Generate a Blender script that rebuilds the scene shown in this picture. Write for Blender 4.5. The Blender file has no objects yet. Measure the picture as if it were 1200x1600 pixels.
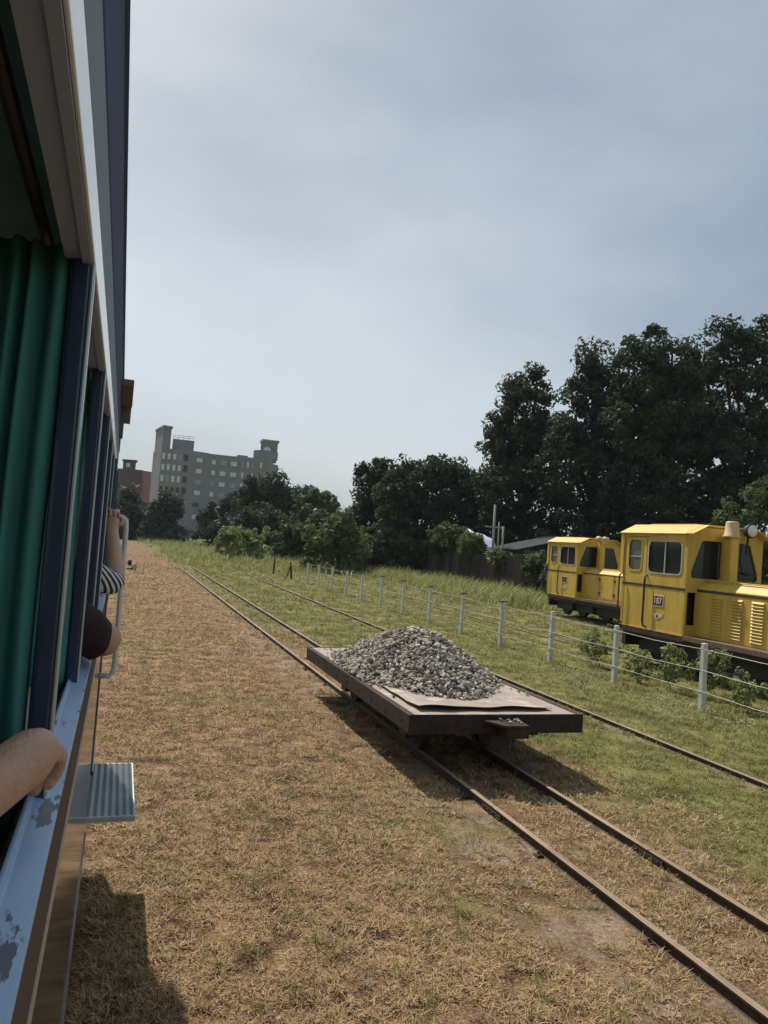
import bpy, bmesh, math, random
import numpy as np
from mathutils import Vector, Matrix
R = math.radians
sc = bpy.context.scene
C = sc.collection
# ------------------------------------------------------------------ camera
ZC = 2.27
TH, PT, RO, FPX = R(19.0), R(2.36), R(4.3), 1180.0
fwd = Vector((math.sin(TH)*math.cos(PT), math.cos(TH)*math.cos(PT), math.sin(PT)))
r0 = Vector((math.cos(TH), -math.sin(TH), 0)); u0 = r0.cross(fwd)
rgt = r0*math.cos(RO) + u0*math.sin(RO); upv = u0*math.cos(RO) - r0*math.sin(RO)
cam = bpy.data.cameras.new('camera'); cam.sensor_width = 36; cam.sensor_fit = 'VERTICAL'; cam.sensor_height = 36
cam.lens = FPX/1600*36; cam.clip_start = .02; cam.clip_end = 6000
co = bpy.data.objects.new('camera', cam); C.objects.link(co); sc.camera = co
M4 = Matrix((rgt, upv, -fwd)).transposed().to_4x4(); M4.translation = (0, 0, ZC); co.matrix_world = M4
# ------------------------------------------------------------------ light
SUN_AZ, SUN_EL = R(-13.5), R(53.0)                 # azimuth from +Y towards +X
S = Vector((math.sin(SUN_AZ)*math.cos(SUN_EL), math.cos(SUN_AZ)*math.cos(SUN_EL), math.sin(SUN_EL)))
w = bpy.data.worlds.new('World'); sc.world = w; w.use_nodes = True
nt = w.node_tree; nt.nodes.clear()
def wn(t, **k):
    n = nt.nodes.new(t)
    for a, b in k.items(): setattr(n, a, b)
    return n
sky = wn('ShaderNodeTexSky', sky_type='NISHITA', sun_disc=False, sun_elevation=SUN_EL, sun_rotation=SUN_AZ,
         air_density=1.0, dust_density=3.0, ozone_density=1.5, altitude=20)
bg1 = wn('ShaderNodeBackground'); bg1.inputs[1].default_value = .07
tc = wn('ShaderNodeTexCoord'); mp = wn('ShaderNodeMapping'); mp.inputs['Scale'].default_value = (1.0, 1.0, 2.4)
nz = wn('ShaderNodeTexNoise'); nz.inputs['Scale'].default_value = 1.15; nz.inputs['Detail'].default_value = 6; nz.inputs['Roughness'].default_value = .5
cr = wn('ShaderNodeValToRGB')
cr.color_ramp.elements[0].position = .38; cr.color_ramp.elements[0].color = (.285, .36, .425, 1)
cr.color_ramp.elements[1].position = .66; cr.color_ramp.elements[1].color = (.62, .675, .705, 1)
bg2 = wn('ShaderNodeBackground'); bg2.inputs[1].default_value = 1.0
mx = wn('ShaderNodeMixShader'); mx.inputs[0].default_value = .62
wo = wn('ShaderNodeOutputWorld')
L = nt.links.new
L(sky.outputs[0], bg1.inputs[0]); L(tc.outputs['Generated'], mp.inputs[0]); L(mp.outputs[0], nz.inputs['Vector'])
L(nz.outputs['Fac'], cr.inputs[0]); L(cr.outputs[0], bg2.inputs[0])
L(bg1.outputs[0], mx.inputs[1]); L(bg2.outputs[0], mx.inputs[2]); L(mx.outputs[0], wo.inputs[0])
sun = bpy.data.lights.new('sun', 'SUN'); sun.energy = 4.4; sun.angle = R(.8); sun.color = (1, .94, .84)
so = bpy.data.objects.new('sun', sun); C.objects.link(so); so.rotation_euler = S.to_track_quat('Z', 'Y').to_euler()
so.location = (0, 0, 60)
vs = sc.view_settings; vs.view_transform = 'Standard'; vs.look = 'None'; vs.exposure = 0.3; vs.gamma = 1.0; vs.use_curve_mapping = False

# ------------------------------------------------------------------ helpers
def at(px, py, d):
    """world point seen at photo pixel (px, py) at depth d"""
    return Vector((0, 0, ZC)) + (fwd + rgt*((px-600)/FPX) + upv*((800-py)/FPX))*d
def gx(px, d):
    """ground point under the photo column px (near the horizon) at depth d"""
    p = at(px, 818 + .075*(px-190), d); return Vector((p.x, p.y, 0))
def mat(name, col, col2=None, rough=.7, scale=8, detail=4, metal=0, bump=0, bscale=None, coat=0, contrast=.25,
        col3=None, s3=1.5, t3=.62, trans=0, attr=None, spec=.5, stretch=None, w3=.06):
    m = bpy.data.materials.new(name); m.use_nodes = True
    t = m.node_tree; n = t.nodes; p = n['Principled BSDF']; k = t.links.new
    p.inputs['Roughness'].default_value = rough; p.inputs['Metallic'].default_value = metal
    p.inputs['Specular IOR Level'].default_value = spec
    if coat: p.inputs['Coat Weight'].default_value = coat; p.inputs['Coat Roughness'].default_value = .08
    tc = n.new('ShaderNodeTexCoord'); src = tc.outputs['Object']
    if stretch:
        mpn = n.new('ShaderNodeMapping'); mpn.inputs['Scale'].default_value = stretch; k(src, mpn.inputs[0]); src = mpn.outputs[0]
    c2 = col2 or tuple(c*.72 for c in col)
    rp = n.new('ShaderNodeValToRGB'); rp.color_ramp.elements[0].color = (*c2, 1); rp.color_ramp.elements[1].color = (*col, 1)
    rp.color_ramp.elements[0].position = .5-contrast; rp.color_ramp.elements[1].position = .5+contrast
    nz = n.new('ShaderNodeTexNoise'); nz.inputs['Scale'].default_value = scale; nz.inputs['Detail'].default_value = detail
    nz.inputs['Roughness'].default_value = .6; k(src, nz.inputs['Vector'])
    fac = nz.outputs['Fac']
    if attr:
        a = n.new('ShaderNodeAttribute'); a.attribute_name = attr
        mm = n.new('ShaderNodeMath'); mm.operation = 'MULTIPLY_ADD'; mm.inputs[1].default_value = .5
        h = n.new('ShaderNodeMath'); h.operation = 'MULTIPLY'; h.inputs[1].default_value = .5; k(nz.outputs['Fac'], h.inputs[0])
        k(a.outputs['Fac'], mm.inputs[0]); k(h.outputs[0], mm.inputs[2]); fac = mm.outputs[0]
    k(fac, rp.inputs[0]); outc = rp.outputs[0]
    if col3:
        n3 = n.new('ShaderNodeTexNoise'); n3.inputs['Scale'].default_value = s3; n3.inputs['Detail'].default_value = 6; n3.inputs['Roughness'].default_value = .65; k(src, n3.inputs['Vector'])
        r3 = n.new('ShaderNodeMapRange'); r3.inputs[1].default_value = t3-w3; r3.inputs[2].default_value = t3+w3; k(n3.outputs['Fac'], r3.inputs[0])
        mxn = n.new('ShaderNodeMix'); mxn.data_type = 'RGBA'; k(r3.outputs[0], mxn.inputs[0]); k(outc, mxn.inputs[6]); mxn.inputs[7].default_value = (*col3, 1); outc = mxn.outputs[2]
    k(outc, p.inputs['Base Color'])
    if bump:
        b = n.new('ShaderNodeBump'); b.inputs['Strength'].default_value = bump; b.inputs['Distance'].default_value = .02
        nb = n.new('ShaderNodeTexNoise'); nb.inputs['Scale'].default_value = bscale or scale*3; nb.inputs['Detail'].default_value = 5; k(src, nb.inputs['Vector'])
        k(nb.outputs['Fac'], b.inputs['Height']); k(b.outputs[0], p.inputs['Normal'])
    if trans:
        tr = n.new('ShaderNodeBsdfTranslucent'); k(outc, tr.inputs[0]); ms = n.new('ShaderNodeMixShader'); ms.inputs[0].default_value = trans
        k(p.outputs[0], ms.inputs[1]); k(tr.outputs[0], ms.inputs[2]); k(ms.outputs[0], n['Material Output'].inputs[0])
    return m
def tag(o, label=None, cat=None, group=None, kind=None):
    if label: o['label'] = label
    if cat: o['category'] = cat
    if group: o['group'] = group
    if kind: o['kind'] = kind
    return o
def thing(name, loc, rz=0, label=None, cat=None, group=None, scale=None):
    o = bpy.data.objects.new(name, None); C.objects.link(o); o.location = loc; o.rotation_euler = (0, 0, rz); o.empty_display_size = .2
    if scale: o.scale = (scale,)*3
    return tag(o, label, cat, group)
def link(name, me, m=None, parent=None, loc=None):
    o = bpy.data.objects.new(name, me); C.objects.link(o)
    if m is not None and not me.materials: me.materials.append(m)
    if parent is not None: o.parent = parent
    if loc is not None: o.location = loc
    return o
class MB:
    def __init__(s): s.v = []; s.f = []
    def add(s, vs_, fs):
        b = len(s.v); s.v += [tuple(v) for v in vs_]; s.f += [tuple(i+b for i in f) for f in fs]; return s
    def box(s, x0, x1, y0, y1, z0, z1):
        return s.add([(x0,y0,z0),(x1,y0,z0),(x1,y1,z0),(x0,y1,z0),(x0,y0,z1),(x1,y0,z1),(x1,y1,z1),(x0,y1,z1)],
                     [(3,2,1,0),(4,5,6,7),(0,1,5,4),(1,2,6,5),(2,3,7,6),(3,0,4,7)])
    def prism(s, poly, a0, a1, axis='y'):
        """poly in the plane perpendicular to axis: y->(x,z), x->(y,z), z->(x,y)"""
        n = len(poly)
        def P(p, a): return {'y': (p[0], a, p[1]), 'x': (a, p[0], p[1]), 'z': (p[0], p[1], a)}[axis]
        return s.add([P(p, a0) for p in poly]+[P(p, a1) for p in poly],
                     [tuple(range(n))[::-1], tuple(range(n, 2*n))]+[(i, (i+1) % n, n+(i+1) % n, n+i) for i in range(n)])
    def tube(s, path, r, n=8, caps=True):
        path = [Vector(p) for p in path]; rs = r if isinstance(r, (list, tuple)) else [r]*len(path)
        vs_ = []; up = None
        for i, p in enumerate(path):
            t = (path[min(i+1, len(path)-1)]-path[max(i-1, 0)]).normalized()
            if up is None: up = Vector((0,0,1)) if abs(t.z) < .9 else Vector((1,0,0))
            a = t.cross(up).normalized(); b = a.cross(t); up = b
            for k in range(n):
                an = 2*math.pi*k/n; vs_.append(p+(a*math.cos(an)+b*math.sin(an))*rs[i])
        fs = [(i*n+k, i*n+(k+1) % n, (i+1)*n+(k+1) % n, (i+1)*n+k) for i in range(len(path)-1) for k in range(n)]
        if caps: fs += [tuple(range(n))[::-1], tuple(range((len(path)-1)*n, len(path)*n))]
        return s.add(vs_, fs)
    def lathe(s, prof, c, n=16, axis='z'):
        vs_ = []
        for rr, h in prof:
            for k in range(n):
                a = 2*math.pi*k/n; x, y = rr*math.cos(a), rr*math.sin(a)
                vs_.append({'z': (c[0]+x, c[1]+y, c[2]+h), 'x': (c[0]+h, c[1]+x, c[2]+y), 'y': (c[0]+x, c[1]+h, c[2]+y)}[axis])
        m_ = len(prof)
        return s.add(vs_, [(i*n+k, i*n+(k+1) % n, (i+1)*n+(k+1) % n, (i+1)*n+k) for i in range(m_-1) for k in range(n)]
                     + [tuple(range(n))[::-1], tuple(range((m_-1)*n, m_*n))])
    def mesh(s, name):
        me = bpy.data.meshes.new(name); me.from_pydata(s.v, [], s.f)
        bm = bmesh.new(); bm.from_mesh(me); bmesh.ops.recalc_face_normals(bm, faces=bm.faces); bm.to_mesh(me); bm.free()
        return me
    def build(s, name, m, parent=None, bevel=0, smooth=False, loc=None):
        me = s.mesh(name)
        if smooth:
            for p in me.polygons: p.use_smooth = True
        o = link(name, me, m, parent, loc)
        if bevel:
            b = o.modifiers.new('bevel', 'BEVEL'); b.width = bevel; b.segments = 2; b.limit_method = 'ANGLE'; b.angle_limit = R(35)
        return o
def mesh_np(name, V, F, tint=None):
    """V (n,3), F (m,k) all faces of k corners"""
    me = bpy.data.meshes.new(name); n, (m_, k) = len(V), F.shape
    me.vertices.add(n); me.vertices.foreach_set('co', np.ascontiguousarray(V, np.float32).ravel())
    me.loops.add(m_*k); me.loops.foreach_set('vertex_index', np.ascontiguousarray(F, np.int32).ravel())
    me.polygons.add(m_); me.polygons.foreach_set('loop_start', np.arange(0, m_*k, k, dtype=np.int32))
    me.polygons.foreach_set('loop_total', np.full(m_, k, np.int32))
    if tint is not None:
        a = me.attributes.new('tint', 'FLOAT', 'POINT'); a.data.foreach_set('value', np.ascontiguousarray(tint, np.float32))
    me.update(calc_edges=True); return me
def smoothstep(a, b, x):
    t = np.clip((x-a)/(b-a), 0, 1); return t*t*(3-2*t)
def wob(x, y, f=1.0, s=0):
    """cheap smooth noise about -1..1"""
    return (np.sin(x*f*1.3+1.7*s+2.1*np.sin(y*f*.7+s))+np.sin(y*f*1.9-.6*s+1.3*np.sin(x*f*1.1+2*s))+np.sin((x+y)*f*2.7+s*3+np.sin(x*f*3.1)))/3

# ------------------------------------------------------------------ materials
M = {}
M['rail'] = mat('rusty rail steel', (.085, .058, .042), (.042, .029, .022), rough=.8, scale=14, metal=.0, bump=.15, spec=.2)
M['railtop'] = mat('worn rail head', (.34, .25, .175), (.17, .12, .085), rough=.7, scale=20, metal=.1, spec=.2, stretch=(1, .15, 1))
M['sleeper'] = mat('old sleeper', (.10, .075, .055), (.05, .036, .028), rough=.9, scale=20, bump=.4)
M['wagonsteel'] = mat('dark rusty wagon steel', (.052, .037, .031), (.022, .016, .014), rough=.75, scale=9, metal=.0, bump=.25, col3=(.085, .045, .03), s3=5, t3=.62, spec=.2)
M['deck'] = mat('dusty rusted deck plate', (.35, .285, .245), (.21, .16, .13), rough=.8, scale=4, detail=8, bump=.2, bscale=30, col3=(.44, .39, .33), s3=3, t3=.6)
M['stone'] = [mat('stone %d' % i, c, tuple(k*.55 for k in c), rough=.9, scale=18, bump=.35) for i, c in enumerate(
    [(.45, .405, .335), (.33, .30, .25), (.60, .555, .475), (.22, .195, .165), (.47, .40, .32)])]
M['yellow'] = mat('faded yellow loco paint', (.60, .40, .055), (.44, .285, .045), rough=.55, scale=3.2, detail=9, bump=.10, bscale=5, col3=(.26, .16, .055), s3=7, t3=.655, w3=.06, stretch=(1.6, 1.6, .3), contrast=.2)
M['yellowroof'] = mat('sunlit pale yellow', (.72, .44, .10), (.60, .35, .07), rough=.5, scale=5, detail=8, bump=.06)  # paler copy of the loco yellow, sunlight on roof and visors put in
M['black'] = mat('matt black', (.018, .016, .015), (.008, .008, .008), rough=.55, scale=10)
M['brownedge'] = mat('rusty brown buffer plate', (.17, .10, .065), (.075, .042, .03), rough=.75, scale=9, detail=7, bump=.15, stretch=(1, 1, 2))
M['stripe'] = mat('dark brown paint stripe', (.05, .028, .018), rough=.5)
M['under'] = mat('oily underframe', (.022, .019, .017), (.01, .009, .008), rough=.6, scale=7)
M['glass'] = mat('dark cab glass', (.02, .024, .026), (.012, .014, .015), rough=.08, scale=2, spec=.6)
M['paleglass'] = mat('sky pale cab glass', (.17, .18, .15), (.10, .11, .095), rough=.15, scale=1.5)  # reflected sky in the small cab window is put into this colour
M['rubber'] = mat('pale window gasket', (.50, .45, .36), rough=.6)
M['plateborder'] = mat('cream plate border', (.60, .52, .40), rough=.6)
M['platebg'] = mat('brown number plate', (.09, .03, .02), rough=.5)
M['cone'] = mat('sunlit cap and beige lamp', (.60, .43, .22), (.46, .31, .15), rough=.65, scale=6)  # sunlight on the cap is put into the colour; the lamps are beige
M['lampglass'] = mat('headlamp glass', (.72, .74, .74), rough=.1, spec=.8)
M['concrete'] = mat('weathered concrete post', (.60, .60, .55), (.40, .395, .35), rough=.85, scale=12, detail=8, bump=.3, col3=(.16, .15, .12), s3=6, t3=.68)
M['wire'] = mat('galvanised fence wire', (.40, .39, .35), (.26, .25, .22), rough=.5, metal=.3, scale=3)
M['cap'] = mat('dark post cap', (.05, .045, .04), rough=.8)
M['skin'] = mat('skin', (.56, .35, .25), (.45, .245, .17), rough=.5, scale=26, detail=6, bump=.25, bscale=150)
M['skin2'] = mat('tanned skin', (.50, .31, .22), (.42, .245, .165), rough=.5, scale=14, bump=.08, bscale=120)
M['hair'] = mat('black hair', (.015, .012, .011), rough=.5, scale=60, stretch=(1, 1, .1))
M['shirtdark'] = mat('dark maroon sleeve', (.030, .014, .013), (.018, .009, .009), rough=.9, scale=30)
M['shirtgrey'] = mat('grey shirt', (.20, .21, .23), rough=.9)
M['trousers'] = mat('navy trousers', (.03, .035, .06), rough=.9)
M['foliage'] = [mat('foliage %d' % i, a, b, rough=.7, scale=.45, detail=3, trans=.33, attr='tint', contrast=.32, spec=.22) for i, (a, b) in enumerate([
    ((.082, .104, .056), (.022, .033, .019)),      # dark ficus
    ((.125, .155, .060), (.040, .058, .025)),      # mid
    ((.185, .215, .078), (.07, .10, .036)),       # light shrubs
    ((.115, .122, .090), (.035, .042, .030)),      # greyish far bushes
    ((.34, .37, .16), (.13, .165, .06))])]      # fresh weed green
M['bark'] = mat('bark', (.05, .043, .035), (.028, .023, .018), rough=.9, scale=10, bump=.5, stretch=(1, 1, .25))
M['straw'] = mat('dry straw blades', (.63, .455, .25), (.175, .108, .058), rough=.75, scale=1.3, detail=4, attr='tint', trans=.15, contrast=.36, spec=.2)
M['lawn'] = mat('lawn blades', (.34, .305, .105), (.115, .120, .036), rough=.7, scale=1.1, detail=4, attr='tint', trans=.2, contrast=.36, spec=.2)
M['weed'] = mat('tall weed blades', (.42, .42, .15), (.15, .185, .055), rough=.65, scale=.9, detail=4, attr='tint', trans=.25, contrast=.36, spec=.25)

# ------------------------------------------------------------------ setting: ground
def brown_edge(Y): return 4.55 - 1.25*smoothstep(8, 22, Y) - .9*smoothstep(45, 95, Y)
def ground():
    me = MB()
    xs = [-2500, -400, -60, -12, 0, 6, 12, 24, 60, 150, 500, 2500]; ys = [-600, -60, -12, 0, 6, 12, 24, 48, 96, 200, 500, 3500]
    n = len(xs)
    me.add([(x, y, 0) for y in ys for x in xs], [(j*n+i, j*n+i+1, (j+1)*n+i+1, (j+1)*n+i) for j in range(len(ys)-1) for i in range(n-1)])
    m = bpy.data.materials.new('dry and green turf'); m.use_nodes = True
    t = m.node_tree; n_ = t.nodes; k = t.links.new; p = n_['Principled BSDF']; p.inputs['Roughness'].default_value = .95; p.inputs['Specular IOR Level'].default_value = .1
    tc = n_.new('ShaderNodeTexCoord'); obj = tc.outputs['Object']
    def noise(s, d=5, r=.6):
        x = n_.new('ShaderNodeTexNoise'); x.inputs['Scale'].default_value = s; x.inputs['Detail'].default_value = d; x.inputs['Roughness'].default_value = r; k(obj, x.inputs['Vector']); return x.outputs['Fac']
    def ramp(f, *st):
        x = n_.new('ShaderNodeValToRGB'); k(f, x.inputs[0]); e = x.color_ramp.elements
        while len(e) < len(st): e.new(.5)
        for el, (q, c) in zip(e, st): el.position = q; el.color = (*c, 1)
        return x.outputs[0]
    def math_(op, a, b=None, c=None):
        x = n_.new('ShaderNodeMath'); x.operation = op
        for i, q in enumerate((a, b, c)):
            if q is None: continue
            if isinstance(q, (int, float)): x.inputs[i].default_value = q
            else: k(q, x.inputs[i])
        return x.outputs[0]
    def rng_(f, a, b, c=0, d=1):
        x = n_.new('ShaderNodeMapRange'); x.interpolation_type = 'SMOOTHSTEP'; k(f, x.inputs[0])
        for i, q in enumerate((a, b, c, d)): x.inputs[i+1].default_value = q
        return x.outputs[0]
    def mixc(f, a, b):
        x = n_.new('ShaderNodeMix'); x.data_type = 'RGBA'; k(f, x.inputs[0]); k(a, x.inputs[6]); k(b, x.inputs[7]); return x.outputs[2]
    sx = n_.new('ShaderNodeSeparateXYZ'); k(obj, sx.inputs[0]); X, Y = sx.outputs[0], sx.outputs[1]
    fine = math_('MULTIPLY_ADD', noise(55, 6, .75), .6, math_('MULTIPLY', noise(3.2, 6, .7), .4))
    brown = ramp(fine, (.41, (.020, .012, .008)), (.475, (.120, .070, .040)), (.535, (.26, .165, .090)), (.61, (.44, .31, .18)))
    fine2 = math_('MULTIPLY_ADD', noise(38, 6, .75), .55, math_('MULTIPLY', noise(1.4, 5, .65), .45))
    green = ramp(fine2, (.40, (.024, .027, .011)), (.475, (.105, .106, .034)), (.54, (.185, .178, .060)), (.62, (.30, .265, .115)))
    soil = ramp(noise(30, 7, .7), (.35, (.17, .115, .075)), (.65, (.40, .305, .225)))
    edge = math_('SUBTRACT', math_('SUBTRACT', 4.55, rng_(Y, 8, 22, 0, 1.25)), rng_(Y, 45, 95, 0, .9))
    xn = math_('SUBTRACT', math_('ADD', X, math_('MULTIPLY_ADD', noise(.9, 5, .65), 3.0, -1.5)), edge)
    gf = rng_(xn, -.55, .75)
    far = rng_(Y, 92, 120); gf = math_('MAXIMUM', gf, far)
    left = rng_(X, -9, -14); gf = math_('MAXIMUM', gf, left)
    olive = math_('MULTIPLY', rng_(noise(.55, 5, .65), .50, .66), rng_(Y, 40, 15, .0, .55)); gf = math_('MAXIMUM', gf, olive)
    c = mixc(gf, brown, green)
    # bare soil along the rails of the siding
    def band(x0, wd): return rng_(math_('ABSOLUTE', math_('SUBTRACT', X, x0)), wd, wd*.15)
    sf = math_('MULTIPLY', math_('MAXIMUM', math_('MAXIMUM', band(3.05, .75), band(4.2, .5)), math_('MULTIPLY', band(6.6, .45), .7)), rng_(noise(2.4, 5, .7), .44, .62))
    c = mixc(math_('MULTIPLY', sf, rng_(Y, 30, 12)), c, soil)
    k(c, p.inputs['Base Color'])
    b = n_.new('ShaderNodeBump'); b.inputs['Strength'].default_value = .8; b.inputs['Distance'].default_value = .05
    k(math_('ADD', fine, math_('MULTIPLY', noise(9, 4), .8)), b.inputs['Height']); k(b.outputs[0], p.inputs['Normal'])
    o = me.build('ground', m); o['kind'] = 'structure'; o['label'] = 'flat ground of dry brown and green turf'
ground()

# ------------------------------------------------------------------ grass (uncountable)
rng = np.random.default_rng(5)
def polar(n, r0_, r1, a0, a1):
    r = np.exp(rng.uniform(math.log(r0_), math.log(r1), n)); a = np.radians(rng.uniform(a0, a1, n))
    return r*np.sin(a), r*np.cos(a), r
def blades(name, x, y, r, ln, wd, tilt, m, label, cat, z0=0., bend=.5):
    n = len(x); az = rng.uniform(0, 2*math.pi, n); tl = np.radians(np.clip(rng.normal(tilt, 16, n), 4, 88))
    ln = ln*rng.uniform(.5, 1.3, n); wd = wd*rng.uniform(.6, 1.3, n)
    dx, dy = np.cos(az), np.sin(az); sx_, sy_ = -dy*wd, dx*wd
    z = np.zeros(n)+z0
    base = np.stack([x, y, z], 1); side = np.stack([sx_, sy_, rng.normal(0, .3, n)*wd], 1)
    mid = base+np.stack([dx*np.cos(tl)*ln*.5, dy*np.cos(tl)*ln*.5, np.sin(tl)*ln*.55], 1)
    t2 = tl*(1-bend)
    tip = mid+np.stack([dx*np.cos(t2)*ln*.5, dy*np.cos(t2)*ln*.5, np.sin(t2)*ln*.45], 1)
    V = np.stack([base-side*.6, base+side*.6, mid+side*.5, tip, mid-side*.5], 1).reshape(-1, 3)
    i = np.arange(n)[:, None]*5
    # quad + tri as two quads is wasteful: build triangles
    F = np.concatenate([i+np.array([[0, 1, 2]]), i+np.array([[0, 2, 4]]), i+np.array([[4, 2, 3]])], 1).reshape(-1, 3)
    me = mesh_np(name, V, F, np.repeat(rng.uniform(0, 1, n), 5))
    return tag(link(name, me, m), label, cat, kind='stuff')
def siding_clear(x, y):      # keep the rail heads and the wagon wheels free
    k = np.ones(len(x), bool)
    for xr in (3.235, 4.035, 6.6, 7.45): k &= np.abs(x-xr) > .055
    return k
def keep(mask, *a): return [q[mask] for q in a]
def tufts(n, per, r0_, r1, a0, a1, spread):
    x, y, r = polar(n, r0_, r1, a0, a1); x = x.repeat(per); y = y.repeat(per); r = r.repeat(per)
    sp_ = spread*(.35+.13*r); x = x+rng.normal(0, 1, len(x))*sp_; y = y+rng.normal(0, 1, len(x))*sp_
    return x, y, np.hypot(x, y)
x, y, r = tufts(41000, 8, 2.3, 48, -6, 52, .015)
g = x + 1.1*wob(x, y, .9, 1) - brown_edge(y)
k_ = (rng.uniform(0, 1, len(x)) > smoothstep(-.6, .8, g)) & siding_clear(x, y) & (wob(x, y, 3.1, 2) + wob(x, y, 8.3, 4)*.8 > -.62+.3*rng.uniform(-1, 1, len(x)))
soilk = (np.abs(x-3.0) < .5) & (wob(x, y, 2.2, 7) > .15); k_ &= ~soilk & (x > -.02)
x, y, r = keep(k_, x, y, r)
blades('dry_grass', x, y, r, .036+.0042*r, .0017+.00042*r, 30, M['straw'], 'short trampled straw coloured dry grass beside the coach', 'grass')
x, y, r = tufts(26000, 8, 4.5, 62, -5, 64, .018)
g = x + 1.1*wob(x, y, .9, 1) - brown_edge(y)
k_ = (rng.uniform(0, 1, len(x)) < np.maximum(smoothstep(-.7, .7, g), .22*(wob(x, y, .7, 8) > .25)*(x > .1))) & siding_clear(x, y) & (wob(x, y, 2.3, 3) + wob(x, y, 7.3, 4)*.6 > -.85)
x, y, r = keep(k_, x, y, r)
blades('lawn_grass', x, y, r, .036+.0038*r, .0017+.00048*r, 46, M['lawn'], 'short olive green turf round the sidings', 'grass')
x, y, r = tufts(900, 18, 2.6, 26, -2, 50, .030)
k_ = (x > .15) & siding_clear(x, y) & (x < 5.2); x, y, r = keep(k_, x, y, r)
blades('grass_tufts', x, y, r, .060+.003*r, .0021+.0003*r, 52, M['lawn'], 'scattered olive tufts standing above the dry grass', 'grass')
def weeds(name, n, box, hgt, wd, label, dens=None, tilt=64, m=None):
    x = rng.uniform(box[0], box[1], n); y = rng.uniform(box[2], box[3], n)
    kk = wob(x, y, .8, 9)+wob(x, y, 2.6, 5)*.7+rng.uniform(-.7, .7, n) > -.25
    if dens is not None: kk &= rng.uniform(0, 1, n) < dens(x, y)
    kk &= siding_clear(x, y); x, y = x[kk], y[kk]; r = np.hypot(x, y)
    hh = hgt*(.75+.45*wob(x, y, 1.1, 6))
    blades(name, x, y, r, hh, wd, tilt, m or M['weed'], label, 'weeds', bend=.45)
weeds('verge_weeds', 26000, (6.75, 10.3, 4.5, 34), .17, .0055, 'ankle high green weeds along the concrete post fence',
      lambda x, y: np.clip(1.2-np.abs(x-8.7)/1.6, 0, 1)*np.clip(1.35-y/28, .25, 1))
weeds('bank_weeds', 60000, (12.5, 26, 27, 66), .85, .026, 'waist high weeds growing in front of the rusty sheet wall',
      lambda x, y: smoothstep(13.5, 16.5, x+1.2*wob(x, y, .4, 2)-(y-30)*.03))
weeds('field_weeds', 52000, (1.5, 40, 46, 135), .95, .040, 'rough green weeds where the sidings run out',
      lambda x, y: smoothstep(-.6, 2.0, x-3.6+1.6*wob(x, y, .25, 3)-smoothstep(60, 45, y)*6+smoothstep(80, 120, y)*2)*.9)
weeds('field_tussocks', 9000, (3.2, 16, 44, 74), 1.0, .035, 'pale yellow green tussocks at the end of the near siding', lambda x, y: (wob(x, y, .5, 12) > .1)*.9)
# clover flowers
mbf = MB(); rr = random.Random(3)
fx = []
while len(fx) < 330:
    a, b = rr.uniform(7.35, 8.75), rr.uniform(8.3, 13.2)
    if wob(np.array([a]), np.array([b]), 1.6, 4)[0] > -.05: fx.append((a, b))
for a, b in fx:
    h = rr.uniform(.10, .17); q = rr.uniform(.010, .016)
    mbf.add([(a-q, b, h), (a+q, b, h), (a, b-q, h), (a, b+q, h), (a, b, h+q), (a, b, h-q*4)], [(0,2,4),(2,1,4),(1,3,4),(3,0,4),(2,0,5),(1,2,5),(3,1,5),(0,3,5)])
M['flower'] = mat('clover flower', (.62, .60, .42), (.45, .42, .22), rough=.8)
tag(mbf.build('clover_flowers', M['flower']), 'patch of tiny pale clover flowers beside the fence', 'flowers', kind='stuff')

# ------------------------------------------------------------------ tracks
def rail_mesh(name, y0, y1, top):
    """flat bottomed rail, length along Y, x=0 at centre"""
    pr = [(-.048, -.02), (.048, -.02), (.046, -.008), (.012, .006), (.010, top-.022), (.024, top-.017), (.024, top-.003), (.018, top), (-.018, top), (-.024, top-.003), (-.024, top-.017), (-.010, top-.022), (-.012, .006), (-.046, -.008)]
    return MB().prism(pr, y0, y1, 'y').mesh(name)
def track(name, cx, y0, y1, label, group=None, top=.075, gauge=.80, rz=0, joints=(), clips=(), cy=None):
    pc = (y0+y1)/2
    t = thing(name, (cx, pc, 0), rz, label, 'track', group)
    for s in (-1, 1):
        cuts = [y0]+[j for j, sd in joints if sd == s]+[y1]
        for a, b in zip(cuts, cuts[1:]):
            me = rail_mesh('rail', a-pc+.004, b-pc-.004, top)
            me.materials.append(M['rail']); me.materials.append(M['railtop'])
            for p in me.polygons:
                if p.normal.z > .5 and p.center.z > top-.004: p.material_index = 1
            link('rail', me, None, t, (s*gauge/2, 0, 0))
        for j, sd in joints:
            if sd != s: continue
            fb = MB()
            for q in (-1, 1): fb.box(*(sorted((s*gauge/2+q*.011, s*gauge/2+q*.026))), j-pc-.17, j-pc+.17, .012, .05)
            for q in (-.12, -.045, .045, .12):
                for e in (-1, 1): fb.lathe([(.011, -.006), (.011, .006)], (s*gauge/2+e*.032, j-pc+q, .031), 6, 'x')
            fb.build('fishplate', M['rail'], t, .002)
    return t, pc
mbs = MB(); q_ = random.Random(9)
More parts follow.
